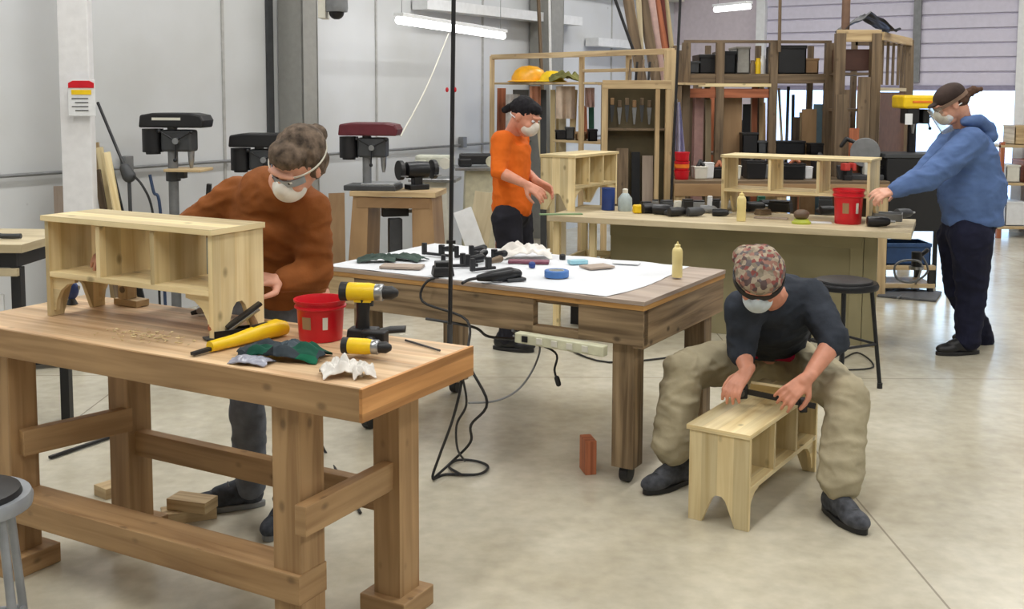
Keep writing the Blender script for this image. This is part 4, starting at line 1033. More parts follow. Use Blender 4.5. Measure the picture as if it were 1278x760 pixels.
# ================================================================== bar clamp held over the step bench
c0, c1 = at(924, 487, Y=4.36), at(1018, 507, Y=4.28)
t = thing('bar_clamp', 'black bar clamp held over the pine bench by the seated person', 'clamp', c0)
mb = MB(); mb.beam(c0, c1, .010, .022); child_world(mb, 'bar', M['black'], t, bevel=.001)
mb = MB(); mb.box(c0+V(0, .0, .0), (.045, .05, .065), RZ(.3)); mb.box(c0+V(.0, -.03, .022), (.026, .05, .022)); child_world(mb, 'head', M['blackm'], t, bevel=.006)
mb = MB(); mb.cyl(c0+V(0, -.02, .01), c0+V(-.01, -.075, .005), .008, .012); child_world(mb, 'screw', M['dkgrey'], t, smooth=True)
mb = MB(); mb.box(lerp(c0, c1, .83)+V(0, 0, -.005), (.03, .04, .055)); child_world(mb, 'sliding_jaw', M['black'], t, bevel=.004)
p0, p1 = at(936, 482, Y=4.44), at(1004, 492, Y=4.40)
mb = MB(); mb.beam(p0, p1, .012, .085, up=(0, -.8, .6)); single(mb, 'pine_strip', M['pine'], 'short pine board clamped above the bench between the person\'s hands', 'board', bevel=.001)

# ================================================================== stools
def stool(name, label, x, y, h, r, ringm, cushm, yaw=0, splay=.06, rung=.25):
    t = thing(name, label, 'stool', (x, y, 0), yaw)
    mb = MB(); mb.lathe([(r*.9, h-.045), (r, h-.04), (r*1.02, h-.02), (r*.98, h-.006), (r*.85, h-.008), (r*.8, h-.03)], n=36); mb.build('seat_ring', ringm, t, smooth=True)
    mb = MB(); mb.lathe([(r*.80, h-.035), (r*.86, h-.012), (r*.82, h+.006), (r*.6, h+.014), (.001, h+.016)], n=36); mb.build('cushion', cushm, t, smooth=True)
    P = []
    for k in range(4):
        a = PI/4+k*PI/2; u = V(math.cos(a), math.sin(a), 0)
        mb = MB(); mb.cyl(u*(r*.80)+V(0, 0, h-.04), u*(r*.80+splay)+V(0, 0, .015), .0115); lg = mb.build('leg', ringm, t, smooth=True)
        mb = MB(); mb.cyl(u*(r*.80+splay)+V(0, 0, .03), u*(r*.80+splay)+V(0, 0, 0), .015); mb.build('rubber_foot', M['black'], lg, smooth=True)
        P.append(u*(r*.80+splay*(1-rung/h))+V(0, 0, rung))
    for k in range(4):
        mb = MB(); mb.cyl(P[k], P[(k+1) % 4], .008); mb.build('rung', ringm, t, smooth=True)
    return t
c = surf(-42, 616, .62)
stool('bar_stool', 'grey metal stool with black cushion at the lower left corner', c.x, c.y, .62, .155, flat((150, 154, 160), .35, .3), M['black'], .35)
c = surf(1057, 352, .60)
stool('bar_stool', 'dark round stool standing before the island bench behind the seated person', c.x, c.y+.05, .60, .185, M['blackm'], M['black'], .5, splay=.06)

# ================================================================== on the island bench
HI = .8003
def ipt(px, py): return surf(px, py, HI)
c = ipt(1064, 281); bucket('red_bucket', 'tall red plastic bucket at the edge of the island bench', V(c.x, c.y+.10, HI), r=.098, h=.225, handle=False)
c = ipt(925, 276); glue('glue_bottle', 'cream glue bottle standing on the island bench in front of the open shelf', V(c.x, c.y, HI), .20, .030)
def can(px, py, r, h, mat, label, name='paint_can', cat='can'):
    c = ipt(px, py); mb = MB(); mb.lathe([(r*.96, 0), (r, .004), (r, h*.95), (r*1.04, h*.96), (r*1.04, h), (r*.9, h), (r*.88, h*.97), (.001, h*.97)], c); return single(mb, name, mat, label, cat, smooth=True)
can(759, 262, .048, .16, M['blue'], 'blue metal can standing on the island beside the end-on pine shelf')
t = thing('spray_bottle', 'pale translucent jug with a narrow neck right of the blue can', 'jug', ipt(780, 263))
mb = MB(); mb.lathe([(.048, 0), (.052, .01), (.050, .09), (.028, .12), (.018, .13)]); mb.build('jug', flat((168, 182, 184), .3), t, smooth=True); mb = MB(); mb.lathe([(.020, .128), (.020, .155), (.01, .16)]); mb.build('cap', M['offwhite'], t, smooth=True)
mb = MB(); c = ipt(797, 266); mb.box(c+V(0, 0, .03), (.08, .05, .06), RZ(.2)); tm = single(mb, 'tape_measure', M['yellow'], 'yellow tape measure on the left half of the island bench', 'tape measure', bevel=.010)
tt = thing('box_of_screws', 'open grey tray of hardware beside the tall red bucket', 'tray', ipt(1110, 276)+V(0, .06, 0), IA)
for cc, ss in (((0, 0, .004), (.20, .14, .008)), ((-.098, 0, .025), (.006, .14, .05)), ((.098, 0, .025), (.006, .14, .05)), ((0, -.068, .025), (.20, .006, .05)), ((0, .068, .025), (.20, .006, .05))):
    mb = MB(); mb.box(cc, ss); mb.build('tray_side' if ss[2] > .01 else 'tray_base', M['grey'], tt, bevel=.001)
dl = ['black power tool between the tape measure and the blue can', 'black router lying on the island left of the red containers', 'black jigsaw lying before the red containers', 'dark grey planer lying centre left on the island bench', 'grey bodied sander in the tool row on the island', 'dark drill lying on its side in the island tool row', 'steel grey clamp head left of the island glue bottle', 'black tool lying right of the island glue bottle', 'dark tool under the open shelf on the island', 'black case lying under the right part of the open shelf', 'grey tool lying beyond the hardware tray', 'small dark tool at the right front of the island']
for i, (px, py, m_) in enumerate(((812, 266, 'black'), (828, 268, 'blackm'), (845, 270, 'black'), (868, 270, 'dkgrey'), (884, 266, 'grey'), (899, 270, 'blackm'), (911, 263, 'steel'), (942, 264, 'black'), (958, 259, 'blackm'), (1034, 268, 'black'), (1128, 272, 'dkgrey'), (1096, 283, 'black'))):
    c = ipt(px, py); t = thing('power_tool', dl[i], 'tool', c, random.uniform(-.6, .6), 'hand tools scattered on the island bench') if False else thing('power_tool', dl[i], 'tool', c, random.uniform(-.6, .6))
    s = random.uniform(.8, 1.15)
    mb = MB(); mb.lathe([(.020*s, -.07*s), (.032*s, -.065*s), (.034*s, .0), (.028*s, .05*s), (.016*s, .07*s)], (0, 0, .034*s), axis=(1, .1, 0)); mb.build('body', M[m_], t, smooth=True)
    mb = MB(); mb.chain([(V(-.03*s, 0, .03*s), .016*s), (V(-.045*s, .05*s, .022*s), .017*s), (V(-.045*s, .09*s, .022*s), .020*s)]); mb.build('handle', M['black'] if i % 2 else M['dkgrey'], t, smooth=True)
    mb = MB(); mb.cyl((.065*s, .006, .034*s), (.10*s, .01, .034*s), .010*s, .006*s); mb.build('chuck', M['steel'], t, smooth=True)
il2 = ['black socket case behind the tool row on the island', 'small steel block behind the tool row on the island', 'dark grey charger behind the tool row on the island', 'pale battery pack behind the tool row on the island', 'black clamp body before the red containers', 'grey drill box before the red containers', 'white cup standing in the island tool row', 'black battery right of the white cup on the island', 'blue grey tin left of the island glue bottle', 'black box behind the island glue bottle', 'brown tool roll under the left of the open shelf', 'black case under the middle of the open shelf', 'green box beneath the open shelf on the island', 'grey case beneath the right of the open shelf']
for i, (px, py, w, h, m_) in enumerate(((806, 258, .08, .04, 'black'), (818, 257, .05, .05, 'steel'), (832, 258, .09, .05, 'dkgrey'), (846, 259, .06, .05, 'offwhite'), (858, 260, .08, .07, 'black'), (872, 260, .09, .06, 'grey'), (886, 258, .04, .08, 'white'), (894, 260, .06, .07, 'black'), (906, 258, .05, .08, 'grey'), (934, 262, .07, .05, 'black'), (952, 268, .10, .04, 'stud_dark'), (974, 264, .16, .08, 'black'), (950, 258, .06, .08, 'green'), (1030, 262, .10, .10, 'dkgrey'))):
    c = ipt(px, py); t = thing('tool_case', il2[i], 'case', c, random.uniform(-.5, .5))
    mb = MB(); mb.box((0, 0, h*.4), (w, w*.7, h*.8), taper=.94); mb.build('body', M[m_], t, bevel=.005)
    mb = MB(); mb.box((0, 0, h*.9), (w*.9, w*.6, h*.2)); mb.build('lid', M['blackm'] if m_ in ('steel', 'grey') else M[m_], t, bevel=.004)
t = thing('orbital_sander', 'round brown and lime sander lying on the island under the open shelf', 'sander', ipt(1000, 279), .4)
mb = MB(); mb.lathe([(.062, .0), (.062, .012), (.05, .018), (.046, .03)]); mb.build('pad', flat((170, 180, 60), .5), t, smooth=True)
mb = MB(); mb.ell((0, 0, .06), (.055, .045, .035)); mb.build('body', flat((96, 76, 60), .5), t, smooth=True)
flatboard(1022, 278, .16, .09, .004, -.2, 'white', 'white sheet of paper lying near the tall red bucket', z=HI, name='paper_sheet', cat='paper')
flatboard(962, 273, .22, .07, .010, -.35, 'ply', 'grey offcut lying along the front edge of the island bench', z=HI)
flatboard(700, 268, .30, .05, .008, .15, flat((120, 150, 110), .5), 'thin green grey strip lying on the left end of the island', z=HI)

# ================================================================== machines along the left wall
def drill_press(name, label, base, yaw, top, tz, body, cap, basew=.26, belt=True, stand=0.0):
    """top = height of the belt housing top, tz = height of the work table, stand = height of what carries it"""
    t = thing(name, label, 'drill press', base, yaw); h = top
    mb = MB(); mb.box((.05, 0, .02), (.40, basew, .04)); mb.build('base_plate', body, t, bevel=.006)
    mb = MB(); mb.cyl((0, 0, .03), (0, 0, h-.10), .034, n=20); mb.build('column', M['grey'], t, smooth=True)
    mb = MB(); mb.box((.05, 0, h-.19), (.22, .13, .15)); hd = mb.build('head', body, t, bevel=.018)
    mb = MB(); rings = []
    mb.prism([(-.20, 0), (-.19, .085), (-.10, .10), (.16, .10), (.24, .085), (.26, .05), (.25, 0)], .20, None, (-.0, 0, h-.10)); mb.build('belt_housing', cap, t, bevel=.012)
    if belt:
        mb = MB(); mb.box((.0, -.102, h-.04), (.20, .004, .018)); mb.build('name_strip', M['offwhite'], t)
    mb = MB(); mb.cyl((-.14, 0, h-.27), (-.14, 0, h-.11), .072, n=24); mb.cyl((-.14, 0, h-.285), (-.14, 0, h-.27), .05); mb.build('motor', M['black'], t, smooth=True)
    mb = MB(); mb.cyl((.13, 0, h-.24), (.13, 0, h-.33), .024, .02); mb.cyl((.13, 0, h-.33), (.13, 0, h-.38), .020, .010); mb.build('quill_chuck', M['steel'], t, smooth=True)
    hub = MB(); hub.cyl((.06, -.065, h-.19), (.06, -.10, h-.19), .022); hb = hub.build('feed_hub', M['steel'], t, smooth=True)
    for k in range(3):
        a = k*2*PI/3+.5; e = V(.06+.13*math.cos(a), -.10, h-.19+.13*math.sin(a))
        mb = MB(); mb.cyl((.06, -.09, h-.19), e, .005); mb.ell(e, (.014, .014, .014)); mb.build('feed_handle', M['blackm'], t, smooth=True)
    mb = MB(); mb.box((.11, 0, tz-.01), (.26, .24, .02)); mb.build('work_table', M['steel'] if stand else M['pine_raw'], t, bevel=.004)
    mb = MB(); mb.box((.03, 0, tz-.045), (.12, .06, .05)); mb.cyl((0, 0, tz-.09), (0, 0, tz-.005), .05); mb.build('table_bracket', M['dkgrey'], t, bevel=.004)
    return t
YW = BA-PI/2
c = at(216, 200, Y=7.5); drill_press('drill_press', 'black drill press with pale name strip standing between wall and leaning boards', V(c.x, c.y, 0), -.10, 1.66+(113-143)/1361*7.5, 1.115, M['dkgrey'], M['black'])
# its side crate and bits near
c = at(324, 200, Y=7.9); drill_press('drill_press', 'black drill press partly hidden behind the person in the rust sweater', V(c.x, c.y, 0), -.10, 1.65+(113-166)/1361*7.9, .95, M['dkgrey'], M['black'], belt=False)
# wooden stand with red topped press
Yd = 8.3
st_c = at(495, 300, Y=Yd); zt = 1.65-(236-113)/1361*Yd
t = thing('machine_stand', 'wooden machine stand with splayed panel legs below the red-topped drill press', 'stand', V(st_c.x+.02, Yd, 0), -.15)
mb = MB(); mb.box((0, 0, zt-.02), (.66, .40, .04)); mb.build('top', M['pine_raw'], t, bevel=.003)
mb = MB(); mb.box((0, -.17, zt-.085), (.56, .03, .08)); mb.build('apron', M['mdf'], t, bevel=.002)
for x0, x1, w in ((-.25, -.30, .16), (.22, .25, .20)):
    mb = MB()
    R = Matrix.Identity(3); h = zt-.04
    mb.prism([(x1-w/2, 0), (x1+w/2, 0), (x0+w/2*.75, h), (x0-w/2*.75, h)], .36, None, (0, 0, 0), grain=1); mb.build('leg_panel', M['mdf'], t, bevel=.002)
mb = MB(); mb.box((0, 0, .12), (.5, .30, .03)); mb.build('lower_shelf', M['mdf'], t)
drill_press('drill_press', 'dark drill press with red belt housing on the wooden machine stand', V(at(458, 200, Y=Yd).x, Yd, zt), -.12, 1.65+(113-152)/1361*Yd-zt, .055, M['dkgrey'], flat((96, 34, 44), .4), stand=zt, belt=False)
# grinder on the stand, vise on the shelf
def grinder(name, label, c, yaw, m, s=1.0):
    t = thing(name, label, 'bench grinder', c, yaw)
    mb = MB(); mb.box((0, 0, .02*s), (.16*s, .12*s, .04*s)); mb.box((0, 0, .07*s), (.07*s, .07*s, .08*s)); mb.build('pedestal', m, t, bevel=.006)
    mb = MB(); mb.lathe([(.03*s, -.10*s), (.062*s, -.085*s), (.066*s, 0), (.062*s, .085*s), (.03*s, .10*s)], (0, 0, .15*s), axis=(1, 0, 0)); mb.build('motor', m, t, smooth=True)
    for q in (-1, 1):
        mb = MB(); mb.cyl((q*.12*s, 0, .15*s), (q*.155*s, 0, .15*s), .075*s, n=28); mb.build('wheel_guard', M['black'], t, bevel=.004)
        mb = MB(); mb.box((q*.137*s, -.085*s, .11*s), (.04*s, .05*s, .008)); mb.build('tool_rest', M['steel'], t)
    return t
grinder('bench_grinder', 'black bench grinder at the right side of the wooden machine stand', V(at(520, 230, Y=8.3).x, 8.32, zt), .5, M['blackm'])
c = at(494, 290, Y=Yd); t = thing('bench_vise', 'black bench vise on the lower shelf of the wooden machine stand', 'vise', V(c.x, Yd-.05, .1353), .3)
mb = MB(); mb.cyl((0, 0, 0), (0, 0, .05), .07); mb.box((0, 0, .30), (.10, .09, .50)); mb.build('body', M['dkgrey'], t, bevel=.01)
mb = MB(); mb.box((.0, 0, .60), (.20, .08, .07)); mb.box((-.07, 0, .65), (.03, .12, .05)); mb.box((.05, 0, .65), (.03, .12, .05)); mb.build('jaws', M['black'], t, bevel=.005)
mb = MB(); mb.cyl((.10, 0, .60), (.20, 0, .60), .014); mb.cyl((.19, -.09, .60), (.19, .09, .60), .006); mb.build('screw_handle', M['steel'], t, smooth=True)
# belt sander (cream) and scroll saw further on
def pedestal_machine(name, label, cat, px, Y, zt, zt2, w, d, m1, m2, yaw):
    x = at(px, 200, Y=Y).x; t = thing(name, label, cat, V(x, Y, 0), yaw)
    mb = MB(); mb.box((0, 0, zt/2), (w*.7, d*.7, zt), taper=.8); mb.build('pedestal', m1, t, bevel=.01)
    mb = MB(); mb.box((0, 0, zt+.015), (w, d, .03)); mb.build('table', M['steel'], t, bevel=.004)
    mb = MB(); mb.box((-w*.28, 0, (zt+zt2)/2+.03), (w*.28, d*.45, zt2-zt)); mb.box((0, 0, zt2+.02), (w*.8, d*.4, .10)); mb.build('arm', m2, t, bevel=.02)
    mb = MB(); mb.cyl((w*.25, -d*.22, zt2), (w*.25, -d*.30, zt2), .05, n=20); mb.build('wheel_cover', m1, t, smooth=True)
    return t
pedestal_machine('belt_sander', 'cream pedestal sander with round covers beyond the wooden machine stand', 'sander', 543, 9.6, .86, 1.02, .42, .34, M['offwhite'], flat((196, 198, 184), .5), -.1)
pedestal_machine('band_saw', 'dark machine on a cream cabinet behind the person in orange', 'machine', 597, 10.2, .92, 1.00, .45, .36, flat((200, 194, 168), .6), M['black'], .1)
# things leaning near there
def lean(name, label, cat, top, bot, w, t_, mat, group=None, up=(0, 1, 0)):
    mb = MB(); mb.beam(bot, top, t_, w, up=up); return single(mb, name, mat if not isinstance(mat, str) else M[mat], label, cat, group, bevel=.001)
def fl_(px, Y): return V(at(px, 300, Y=Y).x, Y, .012)
lean('plywood_sheet', 'tall tan board leaning on the wall left of the machine stand', 'board', at(420, 241, Y=8.9), fl_(421, 8.7), .018, .13, 'mdf')
lean('plywood_sheet', 'white panel leaning diagonally beside the person in orange', 'board', at(577, 262, Y=9.2), fl_(612, 9.0), .02, .16, 'white')
lean('plywood_sheet', 'tan green panel leaning behind the person in orange', 'board', at(606, 240, Y=9.3), fl_(590, 9.2), .02, .18, 'islandtop')
# boards between the white post and the first drill press
labs = ['long pine board leaning on the wall right beside the white post', 'thin pine batten leaning second from the white post', 'brown board leaning third from the white post', 'dark thin strip leaning fourth from the white post', 'pale batten leaning farthest from the white post']
for i, (px, py, pb, m_) in enumerate(((119, 178, 132, 'pine_raw'), (124, 184, 146, 'pine'), (121, 212, 140, 'stud_dark'), (136, 205, 172, 'blackm'), (133, 190, 160, 'pine'))):
    lean('leaning_board', labs[i], 'board', at(px, py, Y=7.36-.06*i), V(at(pb+12, 260, Y=7.20-.06*i).x, 7.20-.06*i, .02), .022, .045, m_)
lean('leaning_board', 'short pale board leaning at the foot of the wall left of the white post', 'board', at(74, 232, Y=7.08), V(at(80, 300, Y=7.0).x-.02, 7.0, .02), .02, .07, 'ply')
# black pole lamp / sanding hose
t = thing('floor_sweeper', 'black pole with grey motor head leaning on the wall beside the boards', 'tool', fl_(160, 7.1))
a, b = at(122, 128, Y=7.35), at(157, 212, Y=7.15)
mb = MB(); mb.cyl(a, b, .010); child_world(mb, 'shaft', M['black'], t, smooth=True)
mb = MB(); mb.cap(b+(a-b)*.02, b+V(.02, 0, -.04), .035, .045); child_world(mb, 'motor_head', M['dkgrey'], t, smooth=True)
mb = MB(); mb.tube([b+V(.03, 0, -.02), at(178, 232, Y=7.1), at(190, 262, Y=7.1), at(197, 330, Y=7.1), V(at(200, 380, Y=7.1).x, 7.1, .02)], .008); child_world(mb, 'hose', M['cable'], t, smooth=True)
mb = MB(); mb.cyl(b+V(.02, 0, -.04), V(b.x+.05, 7.1, .0), .012); child_world(mb, 'lower_pole', M['dkgrey'], t, smooth=True)
mb = MB(); mb.tube([at(187, 218, Y=7.3), at(192, 240, Y=7.3), at(200, 262, Y=7.3), V(at(205, 300, Y=7.3).x, 7.3, .02)], .011); single(mb, 'blue_hose', flat((44, 62, 92), .5), 'dark blue hose standing against the wall left of the drill press', 'hose', smooth=True)
# scrap box right of first press
c = at(266, 240, Y=7.35); t = thing('parts_bin', 'dull green bin of dark offcuts right of the first drill press', 'bin', V(c.x, 7.35, 0))
mb = MB(); mb.box((0, 0, .45), (.16, .16, .90)); mb.build('bin', flat((112, 112, 100), .6), t, bevel=.01)
for k in range(3):
    mb = MB(); mb.beam((-.04+.04*k, 0, .85), (-.02+.05*k, -.02, 1.02-.04*k), .03, .03); mb.build('offcut', M['black'], t, bevel=.003)

# ================================================================== left edge: router table
Yl = 5.0
xl = at(45, 300, Y=Yl).x; zl = 1.65-(302-113)/1361*Yl
t = thing('router_table', 'pale topped machine table with white side panel at the left edge', 'table', V(xl-.34, Yl+.15, 0), -.05)
mb = MB(); mb.box((0, 0, zl-.02), (.70, .55, .04)); mb.build('top', M['islandtop'], t, bevel=.003)
mb = MB(); mb.box((0, -.24, zl-.075), (.62, .02, .07)); mb.box((.30, 0, zl-.075), (.02, .46, .07)); mb.build('frame', M['black'], t, bevel=.002)
mb = MB(); mb.box((0, -.25, zl-.13), (.64, .03, .035)); mb.build('lower_rail', M['islandtop'], t, bevel=.002)
for x in (-.30, .30):
    for y in (-.22, .22):
        mb = MB(); mb.box((x, y, (zl-.11)/2), (.045, .045, zl-.11)); mb.build('leg', M['black'], t, bevel=.002)
mb = MB(); mb.box((-.02, -.215, zl*.42), (.50, .012, zl*.66)); mb.build('side_panel', M['white'], t, bevel=.002)
mb = MB(); mb.tube([(-.36, -.1, zl+.005), (-.30, -.1, zl+.16), (-.18, -.1, zl+.19), (.10, -.1, zl+.03), (.26, -.1, zl+.015)], .012, sub=3); mb.build('guard_arm', M['dkgrey'], t, smooth=True)
mb = MB(); mb.beam((-.30, -.2, zl+.01), (.12, -.16, zl+.04), .012, .012); mb.build('fence_bar', M['black'], t)
# low platform seen under the bench at left
t = thing('low_trolley', 'low wooden trolley on the floor behind the left legs of the workbench', 'trolley', V(at(60, 460, z=0).x-.25, at(60, 460, z=0).y+.1, 0), .35)
mb = MB(); mb.box((0, 0, .085), (.80, .40, .03)); mb.build('deck', M['islandtop'], t, bevel=.003)
mb = MB(); mb.box((0, -.18, .05), (.78, .02, .04)); mb.build('rail', M['black'], t)
for x in (-.33, .33):
    for y in (-.15, .15):
        mb = MB(); mb.cyl((x, y-.012, .035), (x, y+.012, .035), .035); mb.build('wheel', M['black'], t, smooth=True)

# ================================================================== storage rack behind (left bay, tool cabinet, middle bay, tower)
def post(root, px, Y, ztop, w=.045, m='pine_raw', name='upright', z0=0, Yx=None):
    x = at(px, 200, Y=Yx or Y).x; mb = MB(); mb.box((x, Y, (z0+ztop)/2), (w, w, ztop-z0)); return child_world(mb, name, M[m], root, bevel=.002)
def hb(root, pa, Ya, pb, Yb, z, w=.045, h=.06, m='pine_raw', name='rail'):
    a, b = at(pa, 200, Y=Ya), at(pb, 200, Y=Yb); mb = MB(); mb.beam((a.x, Ya, z), (b.x, Yb, z), w, h); return child_world(mb, name, M[m], root, bevel=.002)
def YL(px): return 11.0+(9.2-11.0)*(px-614)/(838-614)
ZT = 2.0
rk = thing('storage_rack', 'open timber storage rack behind the person in orange', 'rack', V(.3, 10.3, 0))
for px in (614, 725, 783): post(rk, px, YL(px), ZT, .05)
post(rk, 834, YL(834), ZT+.0, .09); post(rk, 846, YL(838)+.1, ZT, .04, 'stud_dark')
hb(rk, 614, YL(614), 838, YL(838), ZT-.01, .04, .05)
hb(rk, 726, YL(726), 838, YL(838), ZT-.16, .03, .03)
zc = 1.65+(113-103)/1361*10.6
def shelfbd(root, pa, Ya, pb, Yb, z, dep, m='pine_raw', th=.02, name='shelf_board'):
    a, b = at(pa, 200, Y=Ya), at(pb, 200, Y=Yb); a = V(a.x, Ya, z); b = V(b.x, Yb, z); d = (b-a).normalized(); n = V(-d.y, d.x, 0)
    mb = MB(); mb.beam(a+n*dep/2, b+n*dep/2, dep, th); return child_world(mb, name, M[m], root, bevel=.001)
shelfbd(rk, 614, YL(614), 745, YL(745), zc, .45)
shelfbd(rk, 690, YL(690), 750, YL(750), 1.65-(176-113)/1361*10.1, .40)
shelfbd(rk, 745, YL(745), 838, YL(838), 1.72, .40)
# helmets and hat
def helmet(name, label, px, Y, z, r, mat, yaw):
    t = thing(name, label, 'hard hat', V(at(px, 200, Y=Y).x, Y, z), yaw)
    mb = MB(); mb.lathe([(r, 0), (r*.98, r*.35), (r*.8, r*.75), (r*.45, r*1.0), (.002, r*1.06)], sy=1.15, n=28); mb.build('shell', mat, t, smooth=True)
    mb = MB(); mb.lathe([(r*1.0, 0), (r*1.18, .004), (r*1.2, .010), (r*1.0, .02)], (0, -r*.12, 0), sy=1.2, n=28); mb.build('brim', mat, t, smooth=True)
    return t
helmet('hard_hat', 'large orange yellow hard hat on the rack shelf', 660, YL(660)+.15, zc+.011, .155, flat((232, 166, 24), .35), .2)
helmet('hard_hat', 'small lemon yellow hard hat beside the larger one on the rack', 688, YL(688)+.15, zc+.011, .105, M['yellow'], -.3)
mb = MB(); c = V(at(705, 100, Y=10.4).x, YL(705)+.15, zc+.012); crumple(mb, c, .15, .10, .10, 0, 4); single(mb, 'cloth_heap', fabric('olive_cloth', (112, 112, 66), .4), 'olive cloth heap lying beside the yellow hard hats', 'cloth', smooth=True)
# boards standing in the left bay
bl_ = ['narrow white edged board standing in the left rack bay', 'pale plank standing in the left rack bay', 'cream plank standing in the left rack bay', 'dark plank standing in the left rack bay', 'reddish short plank standing on the mid shelf', 'pale short plank standing on the mid shelf', 'green short tube standing on the mid shelf', 'grey sheet standing in the left rack bay', 'brick coloured roll at the left rack post', 'second cream plank standing in the left rack bay', 'leaning pale strut in the left rack bay']
for i, (pt, py, pb, zb, w, m_) in enumerate(((668, 108, 690, 0, .05, 'islandtop'), (690, 112, 690, 0, .05, 'pine'), (702, 112, 703, 0, .07, 'islandtop'), (678, 112, 679, 0, .06, 'dkgrey'), (727, 132, 728, 1.19, .08, 'redwood'), (717, 112, 714, 1.19, .06, 'pine'), (738, 134, 738, 1.19, .05, 'green'), (650, 112, 646, 0, .16, 'grey'), (626, 110, 624, 0, .09, 'redwood'), (696, 115, 697, 0, .04, 'pine'), (675, 110, 688, 0, .05, 'islandtop'))):
    Y = YL(pt)+.22+.02*i; lean('stored_board', bl_[i], 'board', at(pt, py, Y=Y), V(at(pb, 200, Y=Y-.04).x, Y-.04, zb+.012), .02, w, m_)
# trays on the rack mid shelf and bench top below it
# tool cabinet with open dark interior
Yc = 9.0; x0, x1 = at(751, 200, Y=Yc).x, at(836, 200, Y=Yc).x; zc0, zc1 = .62, 1.65+(113-104)/1361*Yc
cb = thing('tool_cabinet', 'tall framed cabinet with dark backing board and hanging tools', 'cabinet', V((x0+x1)/2, Yc, 0))
mb = MB(); mb.box(((x0+x1)/2, Yc+.13, (zc0+zc1)/2), (x1-x0, .02, zc1-zc0)); child_world(mb, 'back_board', flat((84, 74, 50), .7, var=.2, scale=6), cb)
for xx, w in ((x0+.02, .05), (x1-.11, .035), (x1-.02, .05)):
    mb = MB(); mb.box((xx, Yc, zc1/2), (w, .05, zc1)); child_world(mb, 'frame_post', M['pine_raw'], cb, bevel=.002)
mb = MB(); mb.box(((x0+x1)/2, Yc, zc1), (x1-x0, .06, .07)); child_world(mb, 'head_rail', M['pine_raw'], cb, bevel=.002)
for xx in (x0+.01, x1-.01):
    mb = MB(); mb.box((xx, Yc+.07, (zc0+zc1)/2), (.018, .14, zc1-zc0)); child_world(mb, 'side', M['stud_dark'], cb)
for z in (1.34, .63):
    mb = MB(); mb.box(((x0+x1)/2, Yc+.06, z), (x1-x0-.04, .12, .018)); child_world(mb, 'shelf', M['stud_dark'], cb)
tl_ = ['hand saw hanging first from the left inside the tool cabinet', 'hand saw hanging second from the left inside the tool cabinet', 'hand saw hanging third from the left inside the tool cabinet', 'square hanging fourth from the left inside the tool cabinet', 'long file hanging fifth from the left inside the tool cabinet', 'mallet hanging at the right inside the tool cabinet']
for i in range(6):
    x = x0+.09+i*.062; zt_ = 1.62-.02*(i % 2); t = thing('hanging_tool', tl_[i], 'tool', V(x, Yc+.105, zt_-.22))
    mb = MB(); mb.prism([(-.006, 0), (.006, 0), (.020, .14), (-.020, .14)], .003, None, (0, 0, 0)); mb.build('blade', M['grey'] if i % 2 else M['dkgrey'], t)
    mb = MB(); mb.box((0, 0, .17), (.032, .018, .06)); mb.build('grip', M['stud_dark'] if i % 3 else M['mdf'], t, bevel=.006)
lb = ['brown board standing inside the lower left of the tool cabinet', 'dark plank standing inside the lower middle of the tool cabinet', 'grey brown board standing inside the lower right of the tool cabinet']
for i, (px, w, m_) in enumerate(((778, .10, 'stud_dark'), (795, .07, 'blackm'), (810, .09, 'ply'))):
    lean('stored_board', lb[i], 'board', V(at(px, 200, Y=Yc).x, Yc+.10, 1.18-.03*i), V(at(px, 200, Y=Yc).x, Yc+.06, .645), .018, w, m_)
# tall timbers stored above, leaning up out of frame
tb_l = ['dark tall plank rising behind the rack, leftmost of the upright stack', 'pale tall plank second in the upright stack behind the rack', 'brown tall plank third in the upright stack behind the rack', 'pinkish tall plank fourth in the upright stack behind the rack', 'orange brown tall plank fifth in the upright stack behind the rack', 'dark red tall plank sixth in the upright stack behind the rack', 'cream tall plank rightmost in the upright stack behind the rack']
for i, (pt, pb, w, m_) in enumerate(((784, 794, .10, 'stud_dark'), (797, 800, .05, 'islandtop'), (802, 812, .10, 'stud_dark'), (813, 821, .07, flat((196, 164, 156), .6)), (820, 830, .06, 'redwood'), (826, 832, .05, flat((104, 44, 34), .6)), (831, 838, .05, 'pine'))):
    Y = 10.6+.05*i; a = at(pt, 0, Y=Y); b = at(pb, 60, Y=Y); d = a-b
    top_ = b+d*((2.95-b.z)/d.z); bot_ = b+d*((.01-b.z)/d.z)
    lean('tall_plank', tb_l[i], 'board', top_, bot_, .03, w, m_)
# dark poles
for i, (pt, yt, pb, yb, Y, r, lb) in enumerate(((768, 0, 793, 70, 10.0, .014, 'dark pole slanting down onto the top of the rack'), (849, 0, 838, 240, 8.6, .011, 'tall black pole in front of the rack corner post'), (672, 0, 675, 70, 11.5, .02, 'brown pipe rising by the wall behind the yellow hard hats'), (686, 20, 687, 90, 11.4, .014, 'white pipe rising by the wall behind the yellow hard hats'))):
    a, b = at(pt, yt, Y=Y), at(pb, yb, Y=Y); d = (a-b)
    a2 = b+d*((4.55-b.z)/d.z) if i != 0 else b+d*((3.2-b.z)/d.z)
    b2 = b+d*((.01-b.z)/d.z) if i in (1, 2, 3) else b+d*((2.06-b.z)/d.z) if False else b
    mb = MB(); mb.cyl(a2, b2, r); single(mb, 'pole', M['stud_dark'] if i == 2 else M['white'] if i == 3 else M['black'], lb, 'pole', smooth=True)
